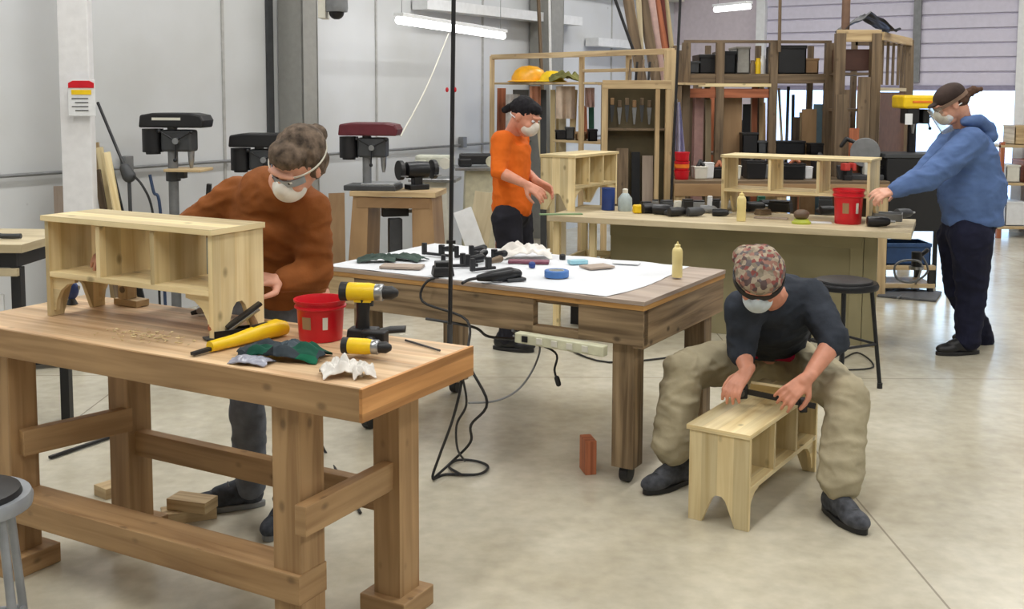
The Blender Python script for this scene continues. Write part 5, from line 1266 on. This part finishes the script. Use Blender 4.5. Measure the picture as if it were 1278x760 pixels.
# bundle of dark handles at the top of the rack
for i in range(5):
    x = at(786+i*8, 100, Y=9.5).x; lean('broom_shaft', 'dark tool shaft number %s from the left bundled above the tool cabinet' % ('one', 'two', 'three', 'four', 'five')[i] if False else ('dark tool shaft, leftmost of five bundled above the tool cabinet', 'dark tool shaft, second from the left above the tool cabinet', 'dark tool shaft, middle one of five above the tool cabinet', 'dark tool shaft, second from the right above the tool cabinet', 'dark tool shaft, rightmost of five above the tool cabinet')[i], 'tool shaft', V(x+.02, 9.62, 1.93-.02*(i % 2)), V(x, 9.55, 1.735), .02, .02, 'blackm' if i % 2 else 'stud_dark')

# middle bay
YM = 9.6
rm = thing('storage_rack', 'dark timber storage rack with loaded top shelf behind the island', 'rack', V(2.1, YM, 0))
zm = 1.65+(113-93)/1361*YM
for px in (854, 896, 962, 1031): post(rm, px, YM, 2.08, .07 if px != 852 else .04, 'stud_dark'); post(rm, px, YM+.6, 2.08, .05, 'stud_dark', Yx=YM)
hb(rm, 851, YM, 1033, YM, 2.09, .04, .025, 'stud_dark'); hb(rm, 851, YM, 1033, YM, zm-.03, .04, .06, 'stud_dark'); hb(rm, 851, YM+.001, 1033, YM+.001, zm-.03, .04, .06, 'stud_dark').location.y += .6
shelfbd(rm, 851, YM-.02, 1033, YM-.02, zm+.01, .62, 'stud_dark'); hb(rm, 851, YM, 962, YM, zm-.15, .04, .08, 'redwood')
hb(rm, 870, YM-.03, 960, YM-.03, zm-.08, .02, .03, 'pine')
xs = lambda px, Y=YM: at(px, 200, Y=Y).x
def crate(name, label, cat, x, y, z, w, d, h, mat, rim=True, lid=None, yaw=0, taper=1.0):
    t = thing(name, label, cat, V(x, y, z), yaw)
    T_ = .012
    mb = MB(); mb.box((0, 0, .006), (w, d, .012)); mb.build('base', mat, t)
    for cc, ss in (((-w/2+T_/2, 0, h/2), (T_, d, h)), ((w/2-T_/2, 0, h/2), (T_, d, h)), ((0, -d/2+T_/2, h/2), (w, T_, h)), ((0, d/2-T_/2, h/2), (w, T_, h))):
        mb = MB(); mb.box(cc, ss); mb.build('side', mat, t, bevel=.002)
    if rim: mb = MB(); mb.box((0, -d/2-.004, h-.015), (w+.01, .012, .03)); mb.build('rim', mat, t, bevel=.003)
    if lid: mb = MB(); mb.box((0, 0, h+.01), (w+.01, d+.01, .02)); mb.build('lid', lid, t, bevel=.003)
    return t
zs_ = zm+.0205
crate('storage_crate', 'dark crate on the rack top shelf between first two posts', 'crate', xs(884), YM+.28, zs_, .16, .4, .17, M['black'])
crate('storage_crate', 'larger dark crate on the rack top shelf left of the second post', 'crate', xs(908), YM+.28, zs_, .14, .4, .20, M['blackm'])
crate('storage_crate', 'big black crate on the rack top shelf right of the centre post', 'crate', xs(986), YM+.25, zs_, .25, .45, .25, M['black'])
crate('cardboard_box', 'grey carton on the rack top shelf left of centre post', 'box', xs(928), YM+.28, zs_, .12, .35, .22, flat((150, 148, 142), .7), False, flat((140, 136, 128), .7))
crate('cardboard_box', 'low brown carton on the rack top shelf beside the big black crate', 'box', xs(1014), YM+.28, zs_, .12, .35, .12, M['mdf'], False, M['mdf'])
crate('tool_case', 'flat dark case at the left end of the rack top shelf', 'case', xs(862), YM+.28, zs_, .16, .4, .09, M['dkgrey'], False, M['dkgrey'])
for i, px in enumerate((940, 947, 953)):
    mb = MB(); mb.lathe([(.028, 0), (.028, .08+.02*i), (.018, .10+.02*i), (.018, .12+.02*i), (.001, .12+.02*i)], (xs(px), YM+.12, zs_)); single(mb, 'storage_jar', (M['stud_dark'], M['yellow'], M['white'])[i], ('brown jar, left of three on the rack shelf by the centre post', 'yellow jar, middle of three on the rack shelf by the centre post', 'white jar nearest the centre post on the rack shelf')[i], 'jar', smooth=True)
# sheets and planks standing in the middle bay
sl = ['tan sheet standing between the rack posts behind the island', 'large tan sheet leaning right of the centre post', 'grey blue sheet leaning beside the large tan sheet', 'pinkish plank standing left of the second post', 'cream plank standing left of the second post', 'brown plank standing beside the first dark post', 'dark plank standing between second and centre post', 'slim reddish plank near the centre post', 'pale slim plank near the centre post', 'slim dark strut right of the centre post', 'pale strut slanting right of the centre post', 'black plank behind the centre of the open shelf', 'tan narrow plank by the tower post', 'pinkish narrow plank beside the first dark post', 'white tube standing near the red containers', 'slanting brown strut at the first dark post']
for i, (pt, py, pb, w, m_) in enumerate(((912, 118, 912, .20, 'mdf'), (1010, 136, 1010, .13, 'mdf'), (1026, 130, 1024, .15, flat((104, 128, 140), .5)), (873, 118, 871, .08, flat((196, 156, 150), .6)), (884, 124, 886, .05, 'islandtop'), (860, 112, 857, .07, 'stud_dark'), (932, 130, 931, .07, 'blackm'), (942, 108, 942, .05, 'redwood'), (951, 108, 950, .04, 'pine_raw'), (984, 108, 980, .025, 'dkgrey'), (972, 110, 989, .02, 'islandtop'), (994, 146, 992, .06, 'stud_dark'), (1000, 140, 1003, .035, 'pine_raw'), (866, 122, 864, .03, flat((180, 140, 134), .6)), (855, 130, 856, .03, 'white'), (848, 128, 880, .03, 'stud_dark'))):
    Y = YM+.12+.025*i; lean('stored_board', sl[i], 'board', at(pt, py, Y=Y), V(at(pb, 200, Y=Y-.05).x, Y-.05, .012), .018, w, m_)

# tower cabinet at the right
YT = 9.3; ZW = 1.65+(113-40)/1361*YT
tw = thing('timber_tower', 'tall timber cabinet frame with glazed side under a black tarp', 'cabinet', V(xs(1070, YT), YT, 0))
for px, Y in ((1044, YT), (1088, YT), (1128, YT+1.1), (1062, YT+1.1)): post(tw, px, Y, ZW, .08 if px in (1044, 1088) else .05, 'stud_dark' if px != 1088 else 'stud_dark')
post(tw, 1093, YT-.02, ZW-.02, .03, 'pine')
hb(tw, 1040, YT, 1094, YT, ZW-.02, .05, .10, 'pine_raw'); hb(tw, 1094, YT, 1130, YT+1.1, ZW-.02, .05, .07, 'pine_raw'); hb(tw, 1062, YT+1.1, 1130, YT+1.1, ZW-.02, .05, .07, 'stud_dark')
a, b = V(xs(1046, YT), YT+.05, 0), V(xs(1086, YT), YT+.05, 0)
for z, h in ((ZW-.22, .18),):
    mb = MB(); mb.box(((a.x+b.x)/2, YT+.2, z), (b.x-a.x, .3, h)); child_world(mb, 'drawer_box', flat((74, 44, 34), .6), tw, bevel=.003)
for z in (ZW-.34, 1.50, 1.0, .5):
    mb = MB(); mb.box(((a.x+b.x)/2, YT+.3, z), (b.x-a.x+.04, .6, .02)); child_world(mb, 'shelf', M['stud_dark'], tw)
pa_, pb_ = V(xs(1098, YT), YT+.1, 0), V(xs(1126, YT+1.05), YT+1.05, 0)
for k in range(5):
    q = lerp(pa_, pb_, (k+.5)/5.0); mb = MB(); mb.box((q.x, q.y, ZW-.24), (.02, .02, .38)); child_world(mb, 'slat', M['stud_dark'], tw)
mb = MB(); mb.beam(pa_+V(0, 0, 1.28), pb_+V(0, 0, 1.28), .015, .75); child_world(mb, 'side_panel', flat((96, 66, 50), .6, var=.2), tw)
mb = MB(); mb.beam(pa_+V(0, 0, 1.68), pb_+V(0, 0, 1.68), .03, .03); child_world(mb, 'rail', M['islandtop'], tw)
tl2 = ['brown plank leaning inside the tower cabinet at left', 'wide brown plank leaning inside the tower cabinet at right', 'red brown plank at the foot of the tower cabinet']
for i, (pt, py, pb, w, m_) in enumerate(((1050, 118, 1050, .10, 'stud_dark'), (1079, 96, 1076, .10, 'stud_dark'), (1066, 160, 1066, .08, 'redwood'))):
    Y = YT-.09-.03*i; lean('stored_board', tl2[i], 'board', at(pt, py, Y=Y), V(at(pb, 200, Y=Y-.05).x, Y-.05, .012), .02, w, m_)
lean('stored_board', 'brown sheet standing behind the tower cabinet beside the door', 'board', at(1132, 50, Y=10.7), V(xs(1132, 10.6), 10.6, .012), .02, .13, 'stud_dark')
mb = MB(); c = V(xs(1086, YT)+.02, YT+.25, ZW+.035)
mb.sheet(lambda u, v: c+V((u-.5)*.46+.05*(v-.5), (v-.5)*.5, .14*max(0, 1-abs(u-.45)*2.2)+.03*noise.noise(Vector((u*5, v*5, 0)))+.0), 18, 18, .006)
single(mb, 'black_tarp', flat((26, 28, 34), .5), 'black tarp draped over the top of the timber tower', 'tarp', smooth=True)
mb = MB(); a = at(1056, 0, Y=YT+.1); b = at(1055, 40, Y=YT+.1); mb.cyl(V(b.x, b.y, ZW+.01), V(a.x, a.y, 4.55), .035); single(mb, 'conduit_pipe', flat((120, 92, 74), .5), 'brown pipe dropping from the roof onto the timber tower', 'pipe', smooth=True)
mb = MB(); a = at(969, 0, Y=YM); mb.cyl(V(xs(967), YM-.06, 2.0), V(a.x, YM-.06, 4.55), .014); single(mb, 'conduit_pipe', M['stud_dark'], 'thin brown pipe dropping from the roof to the rack centre post', 'pipe', smooth=True)

# back workbench behind the island
YB = 8.75; zb = .94
bb = thing('back_workbench', 'brown edged workbench crowded with tools behind the island bench', 'workbench', V(xs(985, YB), YB+.3, 0))
XA, XB = xs(842, YB), xs(1112, YB)
mb = MB(); mb.box(((XA+XB)/2, YB+.24, zb-.02), (XB-XA, .48, .04)); child_world(mb, 'top', M['stud_dark'], bb, bevel=.002)
mb = MB(); mb.box(((XA+XB)/2, YB, zb-.075), (XB-XA, .03, .10)); child_world(mb, 'front_rail', M['mdf'], bb, bevel=.002)
for x in (XA+.05, (XA+XB)/2, XB-.05):
    for y in (YB+.04, YB+.44):
        mb = MB(); mb.box((x, y, (zb-.04)/2), (.08, .08, zb-.04)); child_world(mb, 'leg', M['pine_raw'], bb, bevel=.002)
mb = MB(); mb.box(((XA+XB)/2, YB+.24, .25), (XB-XA-.1, .40, .02)); child_world(mb, 'lower_shelf', M['pine_raw'], bb)
# red stacked containers
for i in range(3):
    z = zb+.0005+.075*i; t = thing('red_container', ('bottom red container of the stack on the back bench', 'middle red container of the stack with a tan band', 'top red container of the stack on the back bench')[i], 'container', V(xs(850, YB+.1)+.01, YB+.12, z))
    mb = MB(); mb.lathe([(.052, 0), (.056, .004), (.060, .062), (.064, .064), (.064, .073), (.001, .073)], n=20); mb.build('tub', M['red'], t, smooth=True)
    if i == 1: mb = MB(); mb.lathe([(.0585, .02), (.0605, .02), (.062, .05), (.060, .05), (.0585, .02)], n=20); mb.build('band', M['orange'], t, smooth=True)
items = [(872, 'storage_bin', 'beige bin on the back bench right of the red containers', 'offwhite', .10, .09), (884, 'white_jug', 'pale jug on the back bench behind the tool row', 'white', .07, .12),
 (897, 'storage_bin', 'black bin at the front of the back bench', 'black', .10, .08), (913, 'storage_bin', 'cream bin on the back bench left of the open shelf', 'offwhite', .10, .10), (941, 'motor_unit', 'black motor unit seen through the left opening of the shelf', 'black', .15, .14),
 (958, 'storage_bin', 'grey bin seen through the left opening of the shelf', 'grey', .09, .10), (988, 'storage_bin', 'black bin seen through the middle opening of the shelf', 'blackm', .16, .12), (1008, 'storage_bin', 'white bin seen through the middle opening of the shelf', 'white', .06, .09),
 (1024, 'storage_bin', 'dark bin right of the white bin behind the shelf', 'black', .10, .15), (1052, 'storage_bin', 'purple grey bin seen through the right opening of the shelf', 'dkgrey', .10, .10), (1084, 'storage_bin', 'pale rounded bin behind the tall red bucket', 'offwhite', .09, .16), (1099, 'storage_bin', 'black bin right of the open shelf', 'black', .12, .10)]
for i, (px, nm, lb, m_, w, h) in enumerate(items):
    t = thing(nm, lb, 'bin', V(xs(px, YB+.25), YB+.20+.04*(i % 3), zb+.0005), random.uniform(-.2, .2))
    mb = MB(); mb.box((0, 0, h/2), (w, w*1.1, h), taper=1.12); mb.build('body', M[m_], t, bevel=.008)
    mb = MB(); mb.box((0, 0, h+.006), (w*1.16, w*1.26, .012)); mb.build('rim', M[m_], t, bevel=.003)
    if i % 2 == 0:
        mb = MB(); mb.chain([(V(-w*.2, 0, h), .014), (V(w*.1, .02, h+.05), .018), (V(w*.3, 0, h+.02), .014)]); mb.build('contents', M[('black', 'grey', 'redwood', 'steel')[i % 4]], t, smooth=True)
t = thing('red_vise', 'small red vise seen through the right opening of the shelf', 'vise', V(xs(1062, YB), YB+.08, zb+.0005), .3)
mb = MB(); mb.cyl((0, 0, 0), (0, 0, .04), .04); mb.box((0, 0, .06), (.05, .05, .08)); mb.build('base', M['black'], t, bevel=.003)
mb = MB(); mb.box((-.02, 0, .11), (.05, .07, .06)); mb.box((.045, 0, .11), (.03, .07, .06)); mb.build('jaws', flat((190, 60, 54), .5), t, bevel=.006)
# stacked dark boxes above (on risers of the rack: mid shelf)
zr = 1.65-(190-113)/1361*(YM)
shelfbd(rm, 895, YM-.02, 1033, YM-.02, zr-.012, .55, 'stud_dark', name='mid_shelf')
for i, (px, w, h, m_) in enumerate(((935, .14, .17, 'black'), (985, .26, .10, 'blackm'), (950, .08, .10, 'dkgrey'), (1018, .12, .08, 'black'))):
    crate('tool_case', ('black case on the rack mid shelf left of the centre post', 'long black case on the rack mid shelf right of the centre post', 'small grey case on the rack mid shelf touching the centre post', 'flat black case on the rack mid shelf below the grey blue sheet')[i], 'case', xs(px, YM), YM-.16 if False else YM+.03, zr+.0, w, .12, h, M[m_], False, M[m_])

# machine with the yellow hood behind the hoodie sleeve
YQ = 9.05; xq = xs(1140, YQ); zq = 1.65-(190-113)/1361*YQ
t = thing('band_saw', 'black machine with bright yellow hood beside the person in the hoodie', 'machine', V(xq, YQ, 0))
mb = MB(); mb.box((0, .0, (zq+.52)/2-.01), (.56, .36, zq-.54)); mb.build('cabinet', M['black'], t, bevel=.01)
for q in (-.27, .27):
    for y in (-.16, .16):
        mb = MB(); mb.box((q, y, .28), (.03, .03, .56)); mb.build('leg', M['blackm'], t)
mb = MB(); mb.box((0, .0, zq), (.60, .38, .035)); mb.build('table', M['dkgrey'], t, bevel=.005)
zh = 1.65-(124-113)/1361*YQ
mb = MB(); mb.box((0, 0, zh), (.30, .30, .11)); hd_ = mb.build('hood', M['yellow'], t, bevel=.02)
mb = MB(); mb.box((0, -.152, zh), (.16, .004, .018)); mb.build('hood_label', M['orange'], hd_, bevel=.002)
mb = MB(); mb.cyl((-.0, .06, zq), (-.0, .06, zh-.04), .035); mb.build('column', M['blackm'], t, smooth=True)
mb = MB(); mb.box((-.06, -.04, zh-.11), (.10, .18, .14)); mb.box((.07, 0, zh-.12), (.06, .14, .12)); mb.build('head', M['black'], t, bevel=.012)
mb = MB(); mb.box((-.10, -.135, zh-.14), (.06, .004, .09)); mb.build('notice', M['white'], t)
mb = MB(); mb.cyl((-.03, -.04, zh-.18), (-.03, -.04, zh-.26), .018, .008); mb.build('chuck', M['steel'], t, smooth=True)
for k in range(3):
    a = .6+k*2.1; mb = MB(); e = V(.11+.02, .08*math.cos(a), zh-.14+.08*math.sin(a)); mb.cyl((.10, 0, zh-.14), e, .006); mb.ell(e, (.014, .014, .014)); mb.build('feed_handle', M['blackm'], t, smooth=True)
# chop saw shape left of it
t = thing('mitre_saw', 'black and grey mitre saw left of the yellow hooded machine', 'saw', V(xs(1096, 8.6), YB+.24, zb+.0), -.3)
mb = MB(); mb.box((0, 0, .02), (.34, .26, .04)); mb.build('base', M['dkgrey'], t, bevel=.006)
mb = MB(); mb.cyl((.02, -.02, .22), (.02, .03, .22), .12, n=32); mb.build('blade_guard', M['grey'], t, bevel=.004)
mb = MB(); mb.cyl((.02, .03, .22), (.02, .13, .22), .05); mb.beam((.02, .05, .04), (.02, .05, .22), .06, .05, up=(0, 1, 0)); mb.build('motor', M['black'], t, smooth=True)
mb = MB(); mb.chain([(V(-.06, 0, .30), .016), (V(-.13, 0, .33), .018), (V(-.17, 0, .27), .016)]); mb.build('handle', M['black'], t, smooth=True)

# under the island's right end: cart with blue bin, hose, mat
YCt = 9.03
t = thing('low_cart', 'low wooden cart under the black machine with the yellow hood', 'cart', V(xs(1128, YCt), YCt, 0))
for z, m_ in ((.22, 'pine_raw'), (.07, 'pine_raw')):
    mb = MB(); mb.box((0, 0, z), (.46, .36, .035)); mb.build('deck', M[m_], t, bevel=.002)
for x in (-.2, .2):
    for y in (-.15, .15):
        mb = MB(); mb.box((x, y, .105), (.04, .04, .20)); mb.build('leg', M['black'], t)
crate('blue_bin', 'dark blue bin on the low wooden cart', 'bin', xs(1128, YCt), YCt, .238, .40, .28, .18, flat((34, 66, 110), .5))
mb = MB(); mb.beam(at(1100, 364, z=.012), at(1172, 370, z=.012), .42, .018); o = mb.build('floor_mat', flat((92, 94, 98), .7, bump=.3, scale=60), bevel=.004); tag(o, 'dark grey rubber mat lying on the floor before the low cart', 'mat')
cord('air_hose', [at(1150, 318, Y=7.5), at(1158, 338, Y=7.5), at(1140, 352, Y=7.5), at(1120, 348, Y=7.5), at(1117, 332, Y=7.5), at(1130, 325, Y=7.5), at(1150, 330, Y=7.55), at(1140, 358, z=.03), at(1120, 372, z=.03)], .008, 'grey air hose looped beside the island under the hoodie sleeve', 'grey', 'hose')
t = thing('router_holder', 'black handheld router hanging under the right end of the island bench', 'router', at(1144, 325, Y=7.5))
mb = MB(); mb.cyl((0, 0, -.04), (0, 0, .06), .035); mb.chain([(V(.02, 0, .03), .014), (V(.07, 0, .07), .016)]); mb.build('body', M['black'], t, smooth=True); mb = MB(); mb.cyl((0, 0, -.06), (0, 0, -.04), .05); mb.build('base', M['steel'], t, smooth=True)
cord('floor_wire', [at(1012, 440, z=.008), at(1040, 452, z=.008), at(1070, 440, z=.008), at(1090, 458, z=.008), at(1045, 462, z=.008)], .005, 'thin dark cord tangled on the floor under the round stool')
# right edge: low shelving just inside the door, with goods
YR = 12.6
t = thing('low_shelving', 'low timber shelving inside the open door behind the hoodie', 'shelving', V(at(1285, 260, Y=YR).x, YR, 0))
for z in (.12, .62, 1.05):
    mb = MB(); mb.box((0, 0, z), (.95, .5, .03)); mb.build('shelf', M['pine_raw'], t, bevel=.002)
for x in (-.45, .45):
    for y in (-.22, .22): mb = MB(); mb.box((x, y, .55), (.05, .05, 1.1)); mb.build('upright', M['redwood'], t, bevel=.002)
for i, (dx, w, h, m_, z) in enumerate(((-.3, .16, .18, 'offwhite', .6355), (-.08, .20, .24, 'redwood', .6355), (.2, .2, .2, 'dkgrey', .6355), (-.25, .24, .26, 'white', .1355), (.1, .3, .22, 'black', .1355), (-.2, .2, .2, 'pine_raw', 1.0655))):
    crate('storage_crate', ('cream crate on the middle shelf inside the door', 'reddish crate on the middle shelf inside the door', 'dark crate on the middle shelf inside the door', 'white crate on the bottom shelf inside the door', 'black crate on the bottom shelf inside the door', 'wooden crate on top of the low shelving inside the door')[i], 'crate', at(1285, 260, Y=YR).x+dx, YR-.05, z, w, .3, h, M[m_], False, M[m_])

# rear row of stored boards, sheets and boxes behind the rack, nearer the door
ORD = ['first', 'second', 'third', 'fourth', 'fifth', 'sixth', 'seventh', 'eighth', 'ninth', 'tenth', 'eleventh', 'twelfth', 'thirteenth', 'fourteenth', 'fifteenth', 'sixteenth', 'seventeenth', 'eighteenth', 'nineteenth', 'twentieth']
rear = [(850, 108, .07, 'stud_dark', 'brown'), (858, 118, .05, 'redwood', 'reddish'), (867, 104, .09, 'stud_dark', 'brown'), (876, 140, .08, 'mdf', 'tan'), (886, 108, .06, 'redwood', 'reddish'), (903, 128, .12, 'stud_dark', 'brown'), (918, 122, .10, 'mdf', 'tan'),
        (930, 150, .10, 'black', 'black'), (940, 116, .06, 'stud_dark', 'brown'), (953, 128, .09, 'mdf', 'tan'), (966, 150, .08, 'blackm', 'black'), (990, 118, .03, 'blackm', 'black'), (1000, 158, .06, 'redwood', 'reddish'), (1044, 125, .08, 'stud_dark', 'brown'), (1056, 112, .09, 'stud_dark', 'brown'), (1070, 108, .05, 'redwood', 'reddish')]
for i, (px, py, w, m_, cn) in enumerate(rear):
    Y = 11.2+.05*(i % 5); top_ = at(px+random.uniform(-4, 4), py, Y=Y)
    lean('stored_board', '%s board, %s from the left in the rear row behind the timber rack' % (cn, ORD[i]), 'board', top_, V(at(px, 200, Y=Y-.1).x, Y-.1, .012), .02, w, m_)
# pale work apron hanging beside the corner post
t = thing('work_apron', 'pale lavender work apron hanging beside the rack corner post', 'apron', at(848, 130, Y=9.05))
mb = MB()
def ap(u, v):
    p = at(843+14*u*(.45+.55*v), 128+92*v, Y=9.05); p.y += .03*math.sin(u*9+v*2); return p
mb.sheet(ap, 14, 20, .004); child_world(mb, 'cloth', fabric('lavender_cloth', (176, 176, 206), .15), t, smooth=True)
mb = MB(); mb.cyl(at(845, 128, Y=9.03), at(845, 124, Y=9.20), .006); child_world(mb, 'hook', M['steel'], t)
# wall hung cloths and coats in the left bay
cl = [(640, 118, 18, 60, (196, 190, 186), 'pale grey dust sheet hanging in the left rack bay'), (706, 108, 24, 40, (206, 186, 166), 'cream cloth hanging below the left rack shelf'), (668, 108, 14, 34, (196, 140, 112), 'terracotta cloth hanging below the yellow hard hats'), (736, 110, 12, 24, (200, 170, 160), 'pinkish cloth hanging by the tool cabinet post')]
for i, (px, py, wpx, hpx, c_, lb) in enumerate(cl):
    Y = YL(px)+.12; mb = MB()
    def cf(u, v, px=px, py=py, wpx=wpx, hpx=hpx, Y=Y, i=i):
        p = at(px-wpx/2+wpx*u, py+hpx*v, Y=Y); p.y += .025*math.sin(u*13+i)*(.3+v); return p
    mb.sheet(cf, 16, 10, .004); single(mb, 'hanging_cloth', fabric('cloth_%d' % i, c_, .2), lb, 'cloth', smooth=True)
# boxes on the rack mid shelf of the left bay and under the island
zl_ = 1.65-(176-113)/1361*10.1+.0105
for i, (px, w, h, m_) in enumerate(((702, .12, .07, 'black'), (712, .08, .10, 'dkgrey'), (726, .10, .06, 'mdf'), (741, .08, .09, 'blackm'))):
    crate('small_crate', ('black tray, leftmost on the mid shelf of the left rack bay', 'grey box, second on the mid shelf of the left rack bay', 'brown box, third on the mid shelf of the left rack bay', 'black box beside the tool cabinet post on the mid shelf')[i], 'crate', at(px, 200, Y=YL(px)).x, YL(px)+.2, zl_, w, .15, h, M[m_], False, M[m_])
q = il(-2.19, .4, 0); crate('storage_crate', 'black crate on the floor under the open left end of the island', 'crate', q.x, q.y, 0.0, .16, .3, .30, M['black'], True, None, IA)
